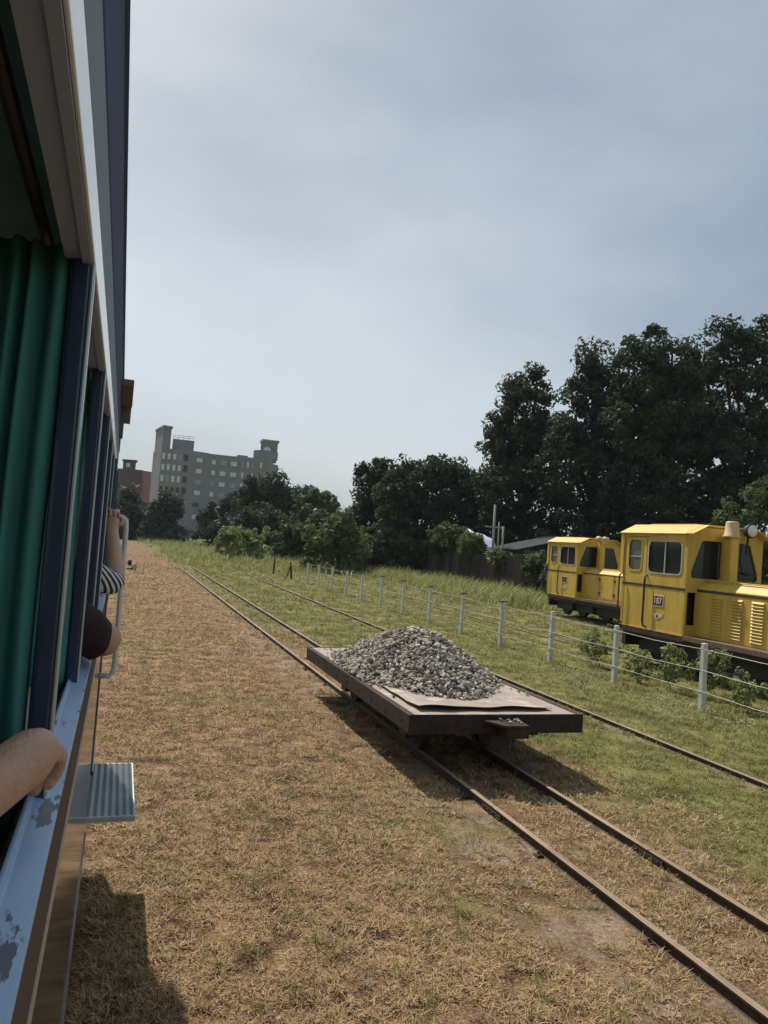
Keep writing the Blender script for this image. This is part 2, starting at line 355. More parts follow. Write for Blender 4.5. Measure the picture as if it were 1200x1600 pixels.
for _ in range(260):
    X_, Y_ = q_.gauss(3.7, .9), 2.8+10*q_.random()**1.6; a = q_.uniform(.006, .022)
    if any(abs(X_-xr) < .07 for xr in (3.235, 4.035)): continue
    mbs.add([(X_+a*q_.uniform(.6, 1.2), Y_, .004), (X_, Y_+a, .004), (X_-a*q_.uniform(.6, 1.2), Y_+a*.2, .004), (X_-a*.2, Y_-a, .004), (X_+a*.2, Y_, a*q_.uniform(.7, 1.1)), (X_-a*.3, Y_+a*.2, a*.7)],
            [(0, 1, 4), (1, 2, 5), (1, 5, 4), (2, 3, 5), (3, 4, 5), (3, 0, 4)])
tag(mbs.build('ballast_chips', M['stone'][0]), 'small pale stone chips scattered about the near siding', 'stones', kind='stuff')
# siding beside the coach, hidden by weeds beyond about 44 m
t, pc = track('railway_track', 3.635, -1.5, 44.5, 'rusty narrow gauge siding under the flat wagon', top=.078, joints=((4.85, 1), (5.9, -1)))
slm = MB().box(-.62, .62, -.07, .07, -.09, .004).mesh('sleeper'); slm.materials.append(M['sleeper'])
clm = MB().prism([(-.032, 0), (.030, 0), (.024, .014), (-.01, .02), (-.032, .008)], -.028, .028, 'y').lathe([(.010, .0), (.010, .024), (.005, .028)], (.0, 0, .012), 6).mesh('rail_clip'); clm.materials.append(M['rail'])
yy = 1.2; i = 0
while yy < 13:
    link('sleeper', slm, None, t, (0, yy-pc, -.008-.004*rr.random())).rotation_euler[2] = rr.uniform(-.03, .03)
    for s in (-1, 1):
        for e in (-1, 1):
            if (s, e) in ((-1, 1), (1, -1)) and rr.random() < .6: continue
            link('rail_clip', clm, None, t, (s*.40+e*.062, yy-pc+rr.uniform(-.02, .02), .003)).rotation_euler[2] = 0 if e > 0 else math.pi
    yy += 1.28
t2, _ = track('railway_track', 7.025, 1, 42, 'rusty siding sunk in the turf along the post fence', top=.06, gauge=.85, joints=((9.6, -1), (16.4, -1)))
for o in t2.children:
    if o.location.x > 0: o.location.z = -.064
t3, _ = track('railway_track', 11.75, -2, 34, 'weedy siding under the yellow locomotive numbered 187', top=.03, gauge=.8)
t4, _ = track('railway_track', 16.55, 12, 40, 'siding under the smaller looking far yellow locomotive', top=.035, gauge=.8)
t5, _ = track('railway_track', -1.0, -6, 60, 'narrow gauge track under the passenger coach', top=.075, gauge=.8)

# ------------------------------------------------------------------ flat wagon
DZ = .655; WX0, WX1, WY0, WY1 = 2.735, 4.665, 6.75, 10.95
wg = thing('flat_wagon', (3.70, 8.85, 0), 0, 'low rusty flat wagon carrying a heap of stones', 'wagon')
hx, hy = (WX1-WX0)/2, (WY1-WY0)/2
MB().prism([(-hx, DZ-.175), (-hx+.07, DZ-.175), (-hx+.07, DZ-.16), (-hx+.012, DZ-.155), (-hx+.012, DZ-.02), (-hx+.07, DZ-.015), (-hx+.07, DZ-.002), (-hx, DZ-.002)], -hy+.002, hy-.002).build('side_beam', M['wagonsteel'], wg, .004)
MB().prism([(hx, DZ-.175), (hx-.07, DZ-.175), (hx-.07, DZ-.16), (hx-.012, DZ-.155), (hx-.012, DZ-.02), (hx-.07, DZ-.015), (hx-.07, DZ-.002), (hx, DZ-.002)], -hy+.002, hy-.002).build('side_beam', M['wagonsteel'], wg, .004)
for s in (-1, 1):
    MB().box(-hx-.004, hx+.004, s*hy-.012 if s > 0 else -hy-.006, hy+.006 if s > 0 else -hy+.012, DZ-.185, DZ+.004).build('end_beam', M['wagonsteel'], wg, .004)
MB().box(-hx+.013, hx-.013, -hy+.013, hy-.013, DZ-.03, DZ-.004).build('deck', M['deck'], wg)
# loose curled plate at the near end
n = 26; pv = []; pf = []
for j in range(9):
    for i in range(n):
        u_, v_ = i/(n-1), j/8
        px_, py_ = -hx+.16+u_*(2*hx-.42), -hy+.17+v_*1.25
        z = DZ+.012+.030*max(0, 1-v_*5)*(.55+.45*math.sin(u_*9+1))+.012*math.sin(u_*5+v_*3)*(1-v_)+.008
        pv.append((px_+.008*math.sin(v_*17+u_*9), py_+.014*math.sin(u_*21)*(1-v_), z))
pf = [(j*n+i, j*n+i+1, (j+1)*n+i+1, (j+1)*n+i) for j in range(8) for i in range(n-1)]
o = MB().add(pv, pf).build('loose_plate', M['deck'], wg); sm = o.modifiers.new('solid', 'SOLIDIFY'); sm.thickness = .006; sm.offset = 1
for s in (-1, 1):
    MB().box(s*.42-.04, s*.42+.04, -hy+.02, hy-.02, DZ-.21, DZ-.032).build('sole_bar', M['wagonsteel'], wg)
for yc in (-1.15, 1.15):
    ws = MB().tube([(-.52, yc, .275), (.52, yc, .275)], .035, 10).build('axle', M['under'], wg)
    for s in (-1, 1):
        MB().lathe([(.05, -.07), (.07, -.06), (.16, -.02), (.20, -.035), (.20, .035), (.225, .04), (.225, .06), (.15, .06), (.15, .02), (.05, .03)] if s < 0 else
                   [(.05, .07), (.07, .06), (.16, .02), (.20, .035), (.20, -.035), (.225, -.04), (.225, -.06), (.15, -.06), (.15, -.02), (.05, -.03)], (s*.40-.065, yc, .276), 24, 'x').build('wheel', M['rail'], wg, smooth=False)
        MB().box(s*.53-.06-.065, s*.53+.06-.065, yc-.10, yc+.10, .22, .45).build('axle_box', M['under'], wg, .01)
# coupling pocket and hook at the near end
cpx = .06
MB().prism([(-.20, -hy-.006), (.21, -hy-.006), (.19, -hy-.26), (-.06, -hy-.26)], DZ-.075, DZ-.045, 'z').build('coupler_plate', M['wagonsteel'], wg, .004)
MB().box(cpx-.10, cpx+.13, -hy-.265, -hy-.006, DZ-.17, DZ-.078).build('coupler_pocket', M['wagonsteel'], wg, .008)
MB().tube([(cpx+.0, -hy-.20, DZ-.16), (cpx, -hy-.20, DZ-.26), (cpx+.01, -hy-.17, DZ-.30)], .018, 8).build('coupling_pin', M['rail'], wg, smooth=True)
MB().box(-.09, .13, -hy-.02, -hy+.25, DZ-.33, DZ-.19).build('draw_gear', M['under'], wg, .01)
for s in (-1, 1):
    for yy in np.linspace(-hy+.2, hy-.2, 9):
        MB().lathe([(.014, -.008), (.014, .004), (.008, .009)] if s > 0 else [(.014, .008), (.014, -.004), (.008, -.009)], (s*hx, yy, DZ-.09), 6, 'x').build('bolt', M['wagonsteel'], wg)

# ------------------------------------------------------------------ stones on the wagon
sp = thing('stone_heap', (3.70, 8.85, DZ), 0, 'heap of broken grey stones piled on the flat wagon', 'stones')
srng = random.Random(11)
def stone_mesh(i, npts=13):
    bm = bmesh.new(); q = random.Random(100+i); a, b, c = 1, q.uniform(.6, .95), q.uniform(.32, .6)
    for _ in range(npts):
        v = Vector((q.gauss(0, 1), q.gauss(0, 1), q.gauss(0, 1))).normalized(); bm.verts.new((v.x*a, v.y*b, v.z*c))
    bmesh.ops.convex_hull(bm, input=bm.verts)
    for v in [v for v in bm.verts if not v.link_faces]: bm.verts.remove(v)
    me = bpy.data.meshes.new('stone'); bm.to_mesh(me); bm.free(); return me
SM = [stone_mesh(i) for i in range(15)]
for i, me in enumerate(SM): me.materials.append(M['stone'][i % 5])
def heap(x, y):
    """height of the heap above the deck, wagon local"""
    ex = (x+.06); ey = (y+.02)
    rx = .90 if ex < 0 else .90; ry = 1.50 if ey < 0 else 2.02
    q = math.sqrt((ex/rx)**2+(ey/ry)**2)+.05*math.sin(5*math.atan2(ey, ex)+1)
    q1 = min(max(q, 0.0), 1.0); h = .575*(.62*(1-q1**1.7)+.38*(1-q1)**1.3)
    return h, q
# core
n = 40; pv = []; pf = []
for j in range(n):
    for i in range(n):
        X_, Y_ = -.93+1.86*i/(n-1), -1.6+3.5*j/(n-1); pv.append((X_, Y_, max(heap(X_, Y_)[0]-.03, -.02)))
pf = [(j*n+i, j*n+i+1, (j+1)*n+i+1, (j+1)*n+i) for j in range(n-1) for i in range(n-1)]
MB().add(pv, pf).build('heap_core', M['stone'][3], sp)
spots = []
while len(spots) < 5200:
    X_, Y_ = srng.uniform(-.94, .92), srng.uniform(-1.85, 1.95)
    h, q = heap(X_, Y_)
    if q > 1: 
        if srng.random() > .16*math.exp(-(q-1)*7): continue
        h = .006
    if q > 1.35: continue
    s = srng.uniform(.017, .038)*(1.3 if srng.random() < .12 else 1)
    if q > 1: s *= .7
    spots.append((X_, Y_, h+srng.uniform(-.012, .012), s))
def score(p): return p[3]*(1.0 if (p[1] < .35 and p[0] < .65) else .3)
spots.sort(key=score, reverse=True)
def srot(): return (srng.uniform(0, 6.28), srng.uniform(-.5, .5), srng.uniform(0, 6.28))
for X_, Y_, z, s in spots[:300]:
    o = link('stone', SM[srng.randrange(15)], None, sp, (X_, Y_, z+s*.25)); o.scale = (s*1.15,)*3; o.rotation_euler = srot()
from mathutils import Euler
for c in range(5):
    V = []; F = []; b = 0
    for X_, Y_, z, s in spots[300+c::5]:
        me = SM[srng.randrange(3)*5+c]; m3 = Euler(srot()).to_matrix()*s
        for v in me.vertices: V.append(tuple(m3 @ v.co+Vector((X_, Y_, z+s*.2))))
        for p in me.polygons: F.append(tuple(k+b for k in p.vertices))
        b = len(V)
    me = bpy.data.meshes.new('stones'); me.from_pydata(V, [], F); o = link('small_stones', me, M['stone'][c], sp); o['kind'] = 'stuff'
# a few loose stones on the coupling plate
for q in range(9):
    o = link('stone', SM[q], None, sp, (srng.uniform(-.02, .17), -hy-srng.uniform(.06, .22), -.04+.008)); o.scale = (srng.uniform(.015, .032),)*3; o.rotation_euler = srot()

# ------------------------------------------------------------------ concrete post fence
fn = thing('post_fence', (8.85, 20, 0), 0, 'pale concrete post fence with three galvanised wires', 'fence')
py_ = [7.41+2.24*i for i in range(14)]
for i, Y in enumerate(py_):
    h = 1.06+rr.uniform(-.03, .03); a = .045
    mb = MB(); tx, ty = rr.uniform(-.025, .02), rr.uniform(-.02, .02)
    vs8 = [(sx*a, sy*a, -.25) for sx, sy in ((-1,-1),(1,-1),(1,1),(-1,1))]+[(sx*a*.86+tx, sy*a*.86+ty, h) for sx, sy in ((-1,-1),(1,-1),(1,1),(-1,1))]
    mb.add(vs8, [(3,2,1,0),(4,5,6,7),(0,1,5,4),(1,2,6,5),(2,3,7,6),(3,0,4,7)])
    p = mb.build('post', M['concrete'], fn, .008, loc=(0, Y-20, 0))
    if 4 <= i: MB().box(tx-.07, tx+.07, ty-.05, ty+.05, h-.002, h+.03).build('post_cap', M['cap'], p, .004)
for h in (.98, .65, .32):
    path = []
    for i, Y in enumerate(py_):
        path.append((-.052, Y-20, h))
        if i < len(py_)-1: path.append((-.052+rr.uniform(-.01, .01), Y-20+1.12, h-rr.uniform(.012, .035)))
    MB().tube(path, .005, 6).build('wire', M['wire'], fn, smooth=True)
# two leaning dark wooden stakes past the end of the fence
for (px_, d, h, lean) in ((432, 44, 1.0, .02), (461, 40, .9, -.13)):
    g = gx(px_, d)
    st = MB().tube([(0, 0, -.2), (lean*.5, 0, h*.5), (lean, .03, h)], [.06, .055, .045], 7).build('fence_stake', M['sleeper'], loc=g, smooth=True)
    tag(st, 'short dark stake, %s, beyond the last fence post' % ('upright' if lean > 0 else 'leaning with a prop'), 'stake')
    if lean < 0: MB().tube([(-.35, 0, -.1), (lean*.9, 0, h*.75)], .035, 6).build('prop', M['sleeper'], st)

# ------------------------------------------------------------------ locomotives
def wall_with_holes(mb, w0, w1, z0, z1, holes, place):
    """flat wall in (u,z), rectangular holes, reveals; place(u,z,depth)->xyz"""
    us = sorted({w0, w1, *[h[0] for h in holes], *[h[1] for h in holes]}); zs = sorted({z0, z1, *[h[2] for h in holes], *[h[3] for h in holes]})
    for a, b in zip(us, us[1:]):
        for c, d in zip(zs, zs[1:]):
            if any(h[0] <= a and b <= h[1] and h[2] <= c and d <= h[3] for h in holes): continue
            mb.add([place(a, c, 0), place(b, c, 0), place(b, d, 0), place(a, d, 0)], [(0, 1, 2, 3)])
def rrect(w_, h_, r_, n=4):
    pts = []
    for cx, cy, a0 in ((w_/2-r_, h_/2-r_, 0), (-w_/2+r_, h_/2-r_, 90), (-w_/2+r_, -h_/2+r_, 180), (w_/2-r_, -h_/2+r_, 270)):
        for k in range(n+1):
            a = R(a0+90*k/n); pts.append((cx+r_*math.cos(a), cy+r_*math.sin(a)))
    return pts
def ring(mb, poly, t_, place, dep):
    """frame ring round poly (u,z) width t_, raised by dep"""
    c = (sum(p[0] for p in poly)/len(poly), sum(p[1] for p in poly)/len(poly)); n = len(poly)
    def off(p, q):
        v = Vector((p[0]-c[0], p[1]-c[1])); return (p[0]+v.x/max(v.length, 1e-6)*q, p[1]+v.y/max(v.length, 1e-6)*q)
    o_ = [off(p, t_) for p in poly]
    vs_ = [place(*p, 0) for p in poly]+[place(*p, 0) for p in o_]+[place(*p, dep) for p in poly]+[place(*p, dep) for p in o_]
    fs = []
    for i in range(n):
        j = (i+1) % n; fs += [(2*n+i, 2*n+j, 3*n+j, 3*n+i), (i, j, 2*n+j, 2*n+i), (n+i, n+j, 3*n+j, 3*n+i), (i, j, n+j, n+i)]
    mb.add(vs_, fs)
def text_mesh(s, size, name):
    cu = bpy.data.curves.new(name, 'FONT'); cu.body = s; cu.size = size; cu.extrude = .003; cu.align_x = 'CENTER'; cu.align_y = 'CENTER'; cu.resolution_u = 3; cu.offset = .004
    o = bpy.data.objects.new(name, cu); C.objects.link(o); dg = bpy.context.evaluated_depsgraph_get()
    me = bpy.data.meshes.new_from_object(o.evaluated_get(dg)); bpy.data.objects.remove(o); return me
def loco(loc, rz, label, number, scale=1.0, louvres=True, lamps=False):
    L_ = thing('diesel_locomotive', loc, rz, label, 'locomotive', scale=scale)
    W = .95; FB = .82; EV = 2.88; CY0, CY1 = 1.0, 3.06; HX = .66; HT = 1.97; HY0 = -2.6
    # underframe
    MB().box(-.86, .86, HY0-.2, CY1-.02, .60, .80).build('frame', M['under'], L_, .01)
    for s in (-1, 1):
        MB().box(s*.86, s*.955, HY0-.2, CY0-.005, .735, .835).build('running_board_edge', M['brownedge'], L_, .006)
        MB().box(s*.86 if s > 0 else -.93, .93 if s > 0 else -.86, CY0+.005, CY1-.03, .70, .815).build('cab_sill', M['brownedge'], L_, .006)
        MB().box(min(s*.5, s*.56), max(s*.5, s*.56), HY0, CY1-.2, .28, .60).build('frame_plate', M['under'], L_)
        for yc in (-1.9, -.35, 1.2, 2.3):
            MB().lathe([(.05, -.08), (.10, -.07), (.12, -.03), (.25, -.03), (.27, -.06), (.27, .04), (.295, .045), (.295, .07), (.1, .07)], (s*.42, yc, .365), 22, 'x').build('wheel', M['under'], L_)
        for yc in (-1.2, .4, 1.75):
            MB().box(min(s*.55, s*.70), max(s*.55, s*.70), yc-.22, yc+.22, .30, .62).build('spring_box', M['under'], L_, .02)
    MB().box(-.80, .80, HY0-.32, HY0-.2, .50, .92).build('buffer_beam', M['under'], L_, .01)
    MB().box(-.80, .80, CY1-.02, CY1+.12, .36, .80).build('buffer_beam', M['under'], L_, .01)
    for q in range(3): MB().tube([(-.78, CY1+.12, .42+.14*q), (-.78, CY1+.22, .42+.14*q), (-.48, CY1+.22, .42+.14*q), (-.48, CY1+.12, .42+.14*q)], .014, 6).build('step_rung', M['black'], L_)
    MB().box(-.95, .95, HY0-.2, CY0-.004, .802, .834).build('running_board', M['brownedge'], L_)
    # hood with chamfered shoulders
    hood = MB().prism([(-HX, .836), (HX, .836), (HX, HT-.16), (HX-.20, HT), (-HX+.20, HT), (-HX, HT-.16)], HY0, CY0-.002).build('engine_hood', M['yellow'], L_, .012)
    for s in (-1, 1):
        if louvres:
            for c_ in range(5):
                y0 = CY0-.42-c_*.52
                for q in range(13):
                    z = .92+q*.060
                    MB().add([(s*HX, y0-.30, z), (s*HX, y0, z), (s*HX, y0-.30, z+.034), (s*HX, y0, z+.034), (s*(HX+.030), y0-.29, z+.003), (s*(HX+.030), y0-.01, z+.003)],
                             [(2,3,5,4), (0,4,2), (1,3,5), (0,1,5,4)]).build('louvre', M['yellow'], hood)
        else:
            for y0 in (CY0-.35, CY0-1.25, CY0-2.1):
                MB().box(min(s*HX, s*(HX+.012)), max(s*HX, s*(HX+.012)), y0-.72, y0, .92, 1.74).build('hood_door', M['yellow'], hood, .006)
                for z in (1.1, 1.6): MB().box(min(s*HX, s*(HX+.03)), max(s*HX, s*(HX+.03)), y0-.80, y0-.70, z-.05, z+.05).build('hinge', M['brownedge'], hood)
        MB().box(min(s*HX, s*(HX+.007)), max(s*HX, s*(HX+.007)), HY0+.01, CY0-.004, HT-.235, HT-.185).build('stripe', M['stripe'], hood)
        MB().tube([(s*(HX-.16), HY0+.1, HT+.012), (s*(HX-.16), CY0-.02, HT+.012)], .014, 6).build('hood_ridge', M['yellow'], hood)
    MB().box(-.3, .3, HY0+.3, HY0+1.1, HT-.004, HT+.05).build('hood_hatch', M['yellow'], hood, .01)
    # cab walls: sides
    cabw = L_
    TH_ = .04
    for s in (-1, 1):
        yA = CY1-.08-.36; hol = [(CY1-.64, CY1-.17, 2.06, 2.75), (CY0+.14, CY0+1.20, 2.04, 2.73)]
        mb = MB(); wall_with_holes(mb, CY0, CY1, FB, EV, hol, lambda u, z, d, s=s: (s*(W-.004), u, z))
        o = mb.build('side_wall', M['yellow'], cabw); md = o.modifiers.new('solid', 'SOLIDIFY'); md.thickness = .008; md.offset = 0
        for (a, b, c, d), pale in zip(hol, (0, 1)):
            pl = lambda u, z, dep, s=s: (s*(W+dep), u, z)
            cy_, cz_ = (a+b)/2, (c+d)/2; hw, hh = (b-a), (d-c)
            poly = [(cy_+p, cz_+q) for p, q in rrect(hw-.03, hh-.03, .10)]
            # corner fillers so that the opening reads rounded
            mb = MB()
            for sx in (-1, 1):
                for sz in (-1, 1):
                    cx_, cz2 = cy_+sx*(hw/2-.115), cz_+sz*(hh/2-.115)
                    arc = [(cx_+sx*.10*math.cos(R(t_)), cz2+sz*.10*math.sin(R(t_))) for t_ in range(0, 91, 15)]
                    pts = [(cy_+sx*hw/2, cz2), *arc, (cx_, cz_+sz*hh/2), (cy_+sx*hw/2, cz_+sz*hh/2)]
                    mb.prism([(u, z) for u, z in pts], s*(W-.03), s*(W-.003), 'x')
            wn_ = mb.build('window', M['yellow'], cabw)
            mb = MB(); ring(mb, poly, .035, pl, .012); mb.build('window_frame', M['rubber'] if pale else M['yellow'], wn_)
            MB().box(min(s*(W-.03), s*(W-.024)), max(s*(W-.03), s*(W-.024)), a, b, c, d).build('pane', M['glass'] if pale else M['paleglass'], wn_)
            if pale: MB().box(min(s*(W-.02), s*(W+.002)), max(s*(W-.02), s*(W+.002)), cy_-.012, cy_+.012, c+.01, d-.01).build('window_bar', M['rubber'], wn_)
            else: MB().box(min(s*(W-.022), s*(W-.012)), max(s*(W-.022), s*(W-.012)), a, b, c+.30, c+.325).build('window_bar', M['rubber'], wn_)
        MB().box(min(s*W, s*(W+.008)), max(s*W, s*(W+.008)), CY0-.002, CY1, HT-.235, HT-.185).build('stripe', M['stripe'], cabw)
        MB().box(min(s*W, s*(W+.006)), max(s*W, s*(W+.006)), CY1-.90, CY1-.12, EV-.075, EV-.06).build('door_head', M['brownedge'], cabw)
        # door seams
        for y in (CY1-.80, CY1-.06): MB().box(min(s*(W-.001), s*(W+.0035)), max(s*(W-.001), s*(W+.0035)), y-.006, y+.006, FB+.02, EV-.1).build('door_seam', M['brownedge'], cabw)
        # grab rails
        for y in (CY1-.86, CY1+.03):
            MB().tube([(s*(W-.0), y, HT+.01), (s*(W+.06), y, HT-.03), (s*(W+.075), y, HT-.12), (s*(W+.075), y, FB+.17), (s*(W+.055), y, FB+.08), (s*W, y-.07, FB+.03)], .017, 8).build('grab_rail', M['black'], cabw, smooth=True)
        # dented, rust eaten lower edge
        q_ = random.Random(5); pts = [(CY0+.01, FB-.005)]
        for i in range(28): pts.append((CY0+.02+i*(CY1-CY0-.04)/27, FB+q_.uniform(.008, .05)))
        pts.append((CY1-.01, FB-.005))
        MB().prism(pts, s*(W+.001), s*(W+.005), 'x').build('bottom_strip', M['yellowroof'], cabw)
    # front (towards the hood) and rear walls with two windows each
    for yw, sg in ((CY0, -1), (CY1, 1)):
        mb = MB()
        zl = 2.02; tpl = [(-W, FB), (W, FB), (W, EV), (0.62, EV+.17), (-.62, EV+.17), (-W, EV)]
        # lower wall and frame strips
        pl = lambda u, z, d, yw=yw, sg=sg: (u, yw+sg*d, z)
        if sg < 0:
            hol = [(-.90, -HX-.03, 1.05, HT-.26), (HX+.03, .90, 1.05, HT-.26)]
            wall_with_holes(mb, -W, W, FB, HT+.03, hol, pl)
            for s in (-1, 1): MB().box(min(s*(HX+.03), s*.90), max(s*(HX+.03), s*.90), CY0+.12, CY0+.13, 1.05, HT-.26).build('opening_shade', M['black'], cabw)  # black sheet paints the shadow inside the opening beside the hood
        else: mb.add([pl(-W, FB, 0), pl(W, FB, 0), pl(W, HT+.03, 0), pl(-W, HT+.03, 0)], [(0,1,2,3)])
        zb, zt = HT+.03, 2.78
        for s in (-1, 1):
            # trapezoid opening: outer edge leans in towards the top
            A = [(s*.84, zb+.04), (s*.84, zb+.14), (s*.62, zt-.03), (s*.56, zt), (s*.14, zt), (s*.10, zt-.05), (s*.10, zb+.04), (s*.14, zb), (s*.80, zb)]
            outer = [(s*W, zb), (s*W, EV), (s*.62, EV+.17), (0, EV+.17), (0, zb)]
            mb.add([pl(*p, 0) for p in (outer[0], outer[1], A[2], A[1], A[0], A[8])], [(0,1,2,3,4,5)])
            mb.add([pl(*p, 0) for p in (outer[1], outer[2], outer[3], (0, zt), A[4], A[3], A[2])], [(0,1,2,3,4,5,6)])
            mb.add([pl(*p, 0) for p in ((0, zb), (0, zt), A[4], A[5], A[6], A[7])], [(0,1,2,3,4,5)])
            wn_ = MB().add([pl(*p, -.02) for p in A], [tuple(range(9))]).build('window', M['glass'], cabw)
            g2 = MB(); ring(g2, A, .025, pl, .012); g2.build('window_frame', M['yellow'], wn_)
        o = mb.build('front_wall' if sg < 0 else 'rear_wall', M['yellow'], cabw); md = o.modifiers.new('solid', 'SOLIDIFY'); md.thickness = .035; md.offset = 0
        if sg < 0:   # visor over each front window, its lit look put into pale paint
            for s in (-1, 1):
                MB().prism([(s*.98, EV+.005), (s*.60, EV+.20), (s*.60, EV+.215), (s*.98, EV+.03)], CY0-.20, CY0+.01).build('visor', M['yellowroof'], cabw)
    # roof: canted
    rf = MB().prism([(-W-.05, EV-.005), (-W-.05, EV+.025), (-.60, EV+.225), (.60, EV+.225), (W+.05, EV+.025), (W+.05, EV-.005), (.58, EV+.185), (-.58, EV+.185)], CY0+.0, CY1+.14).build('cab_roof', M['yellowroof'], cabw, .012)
    MB().box(-.5, .5, CY0+.3, CY1-.3, EV+.226, EV+.25).build('roof_hatch', M['yellowroof'], rf)
    MB().prism([(-W-.02, 2.0), (-W-.02, EV), (-W+.06, EV), (-W+.06, 2.0)], CY1+.001, CY1+.12).build('drip_cover', M['yellow'], cabw)
    # cab inside
    MB().box(-W+.05, W-.05, CY0+.18, CY1-.05, FB+.0, FB+.04).build('cab_floor', M['under'], cabw)
    MB().box(-.35, .35, CY0+.14, CY0+.5, FB+.04, 2.1).build('control_desk', M['black'], cabw, .02)
    # exhaust stack with cap coloured in its sunlit tone
    stx, sty = -.10, CY0-.26
    MB().prism([(stx-.10, sty-.11), (stx+.10, sty-.11), (stx+.10, sty+.11), (stx-.10, sty+.11)], HT-.01, EV+.0, 'z').build('exhaust_stack', M['yellow'], L_, .02)
    if lamps:
        MB().box(stx-.09, stx+.09, sty-.12, sty+.12, EV-.001, EV+.13).build('exhaust_cap', M['cone'], L_, .02)
        for q in (-1, 1): MB().lathe([(.05, -.10), (.09, -.08), (.11, .09), (.115, .11), (.08, .11)], (stx+q*.14, sty-.06, EV+.21), 14, 'y').build('horn_lamp', M['cone'], L_, smooth=True)
    else:
        MB().lathe([(.175, 0), (.175, .03), (.145, .05), (.125, .29), (.115, .32), (.08, .33)], (stx, sty, EV-.002), 20).build('exhaust_cap', M['cone'], L_, smooth=True)
        MB().tube([(.42, CY0-.12, EV-.30), (.42, CY0-.16, EV+.12)], .022, 8).build('lamp_stem', M['black'], L_)
        MB().lathe([(.04, .10), (.12, .06), (.15, -.05), (.15, -.07), (.13, -.075)], (.42, CY0-.18, EV+.17), 20, 'y').build('headlamp', M['black'], L_, smooth=True)
        MB().lathe([(.128, -.082), (.10, -.095), (.05, -.10)], (.42, CY0-.18, EV+.17), 20, 'y').build('headlamp_glass', M['lampglass'], L_, smooth=True)
        for s in (1,): MB().tube([(s*.36, CY0-.06, EV-.1), (s*.30, CY0-.09, 2.45), (s*.36, CY0-.09, 2.2), (s*.7, CY0-.09, 2.14)], .016, 8).build('wiper_pipe', M['black'], L_, smooth=True)
    # number plate and winged emblem on both sides
    for s in (-1, 1):
        zc, yc = 1.46, CY0+.80
        def P(mb, w_, h_, d0, d1, dz=0, dy=0): return mb.box(min(s*(W+d0), s*(W+d1)), max(s*(W+d0), s*(W+d1)), yc+dy-w_/2, yc+dy+w_/2, zc+dz-h_/2, zc+dz+h_/2)
        pb = P(MB(), .36, .245, .001, .010).build('number_plate', M['plateborder'], cabw, .004)
        P(MB(), .31, .195, .009, .012).build('plate_field', M['platebg'], pb)
        if number:
            me = text_mesh(number, .185, 'plate_number'); o = link('plate_number', me, M['plateborder'], pb, (s*(W+.014), yc, zc-.004))
            o.rotation_euler = (R(90), 0, R(-90) if s < 0 else R(90)); 
        em = [(-.20, .06), (-.09, .035), (-.05, .05), (0, .035), (.05, .05), (.09, .035), (.20, .06), (.16, .0), (.09, -.03), (.055, -.06), (0, -.075), (-.055, -.06), (-.09, -.03), (-.16, 0)]
        MB().prism([(yc+a, zc-.32+b) for a, b in em], s*(W+.001), s*(W+.008), 'x').build('winged_emblem', M['plateborder'], cabw)
        MB().lathe([(.035, 0), (.035, .004)] if s > 0 else [(.035, 0), (.035, -.004)], (s*(W+.0085), yc, zc-.325), 14, 'x').build('emblem_disc', M['brownedge'], cabw)
    return L_
loco((11.75, 11.42, .03), R(-1.0), 'big yellow diesel locomotive with plate 187 and louvred hood behind the post fence', '187')
loco((16.55, 22.62, .035), R(-1.0), 'yellow diesel locomotive with plain hood doors standing behind the one numbered 187', None, scale=.96, louvres=False, lamps=True)

# ------------------------------------------------------------------ trees
def leaves_mesh(name, cen, rad, per, size, q, droop=.0, flat=.35):
    """cen (N,3) clumps, rad (N,), per leaves each"""
    N = len(cen); n = N*per
    d = q.normal(size=(n, 3)); d /= np.linalg.norm(d, axis=1)[:, None]
    rr_ = rad.repeat(per)*np.power(q.uniform(.15, 1, n), .45)
    P = cen.repeat(per, 0)+d*rr_[:, None]*np.array([1, 1, .8])
    nrm = d*.7+np.array([0, 0, flat])+q.normal(size=(n, 3))*.55; nrm /= np.linalg.norm(nrm, axis=1)[:, None]
    t = np.cross(nrm, q.normal(size=(n, 3))); t /= np.linalg.norm(t, axis=1)[:, None]; b = np.cross(nrm, t)
    s = size*q.uniform(.55, 1.35, n)[:, None]
    V = np.stack([P-t*s, P+b*s*.42+nrm*s*.10, P+t*s, P-b*s*.42+nrm*s*.10], 1).reshape(-1, 3)
    F = (np.arange(n)[:, None]*4+np.array([[0, 1, 2, 3]]))
    ct = q.uniform(0, 1, N).repeat(per)*.6+q.uniform(0, .4, n)
    return mesh_np(name, V, F, ct.repeat(4))
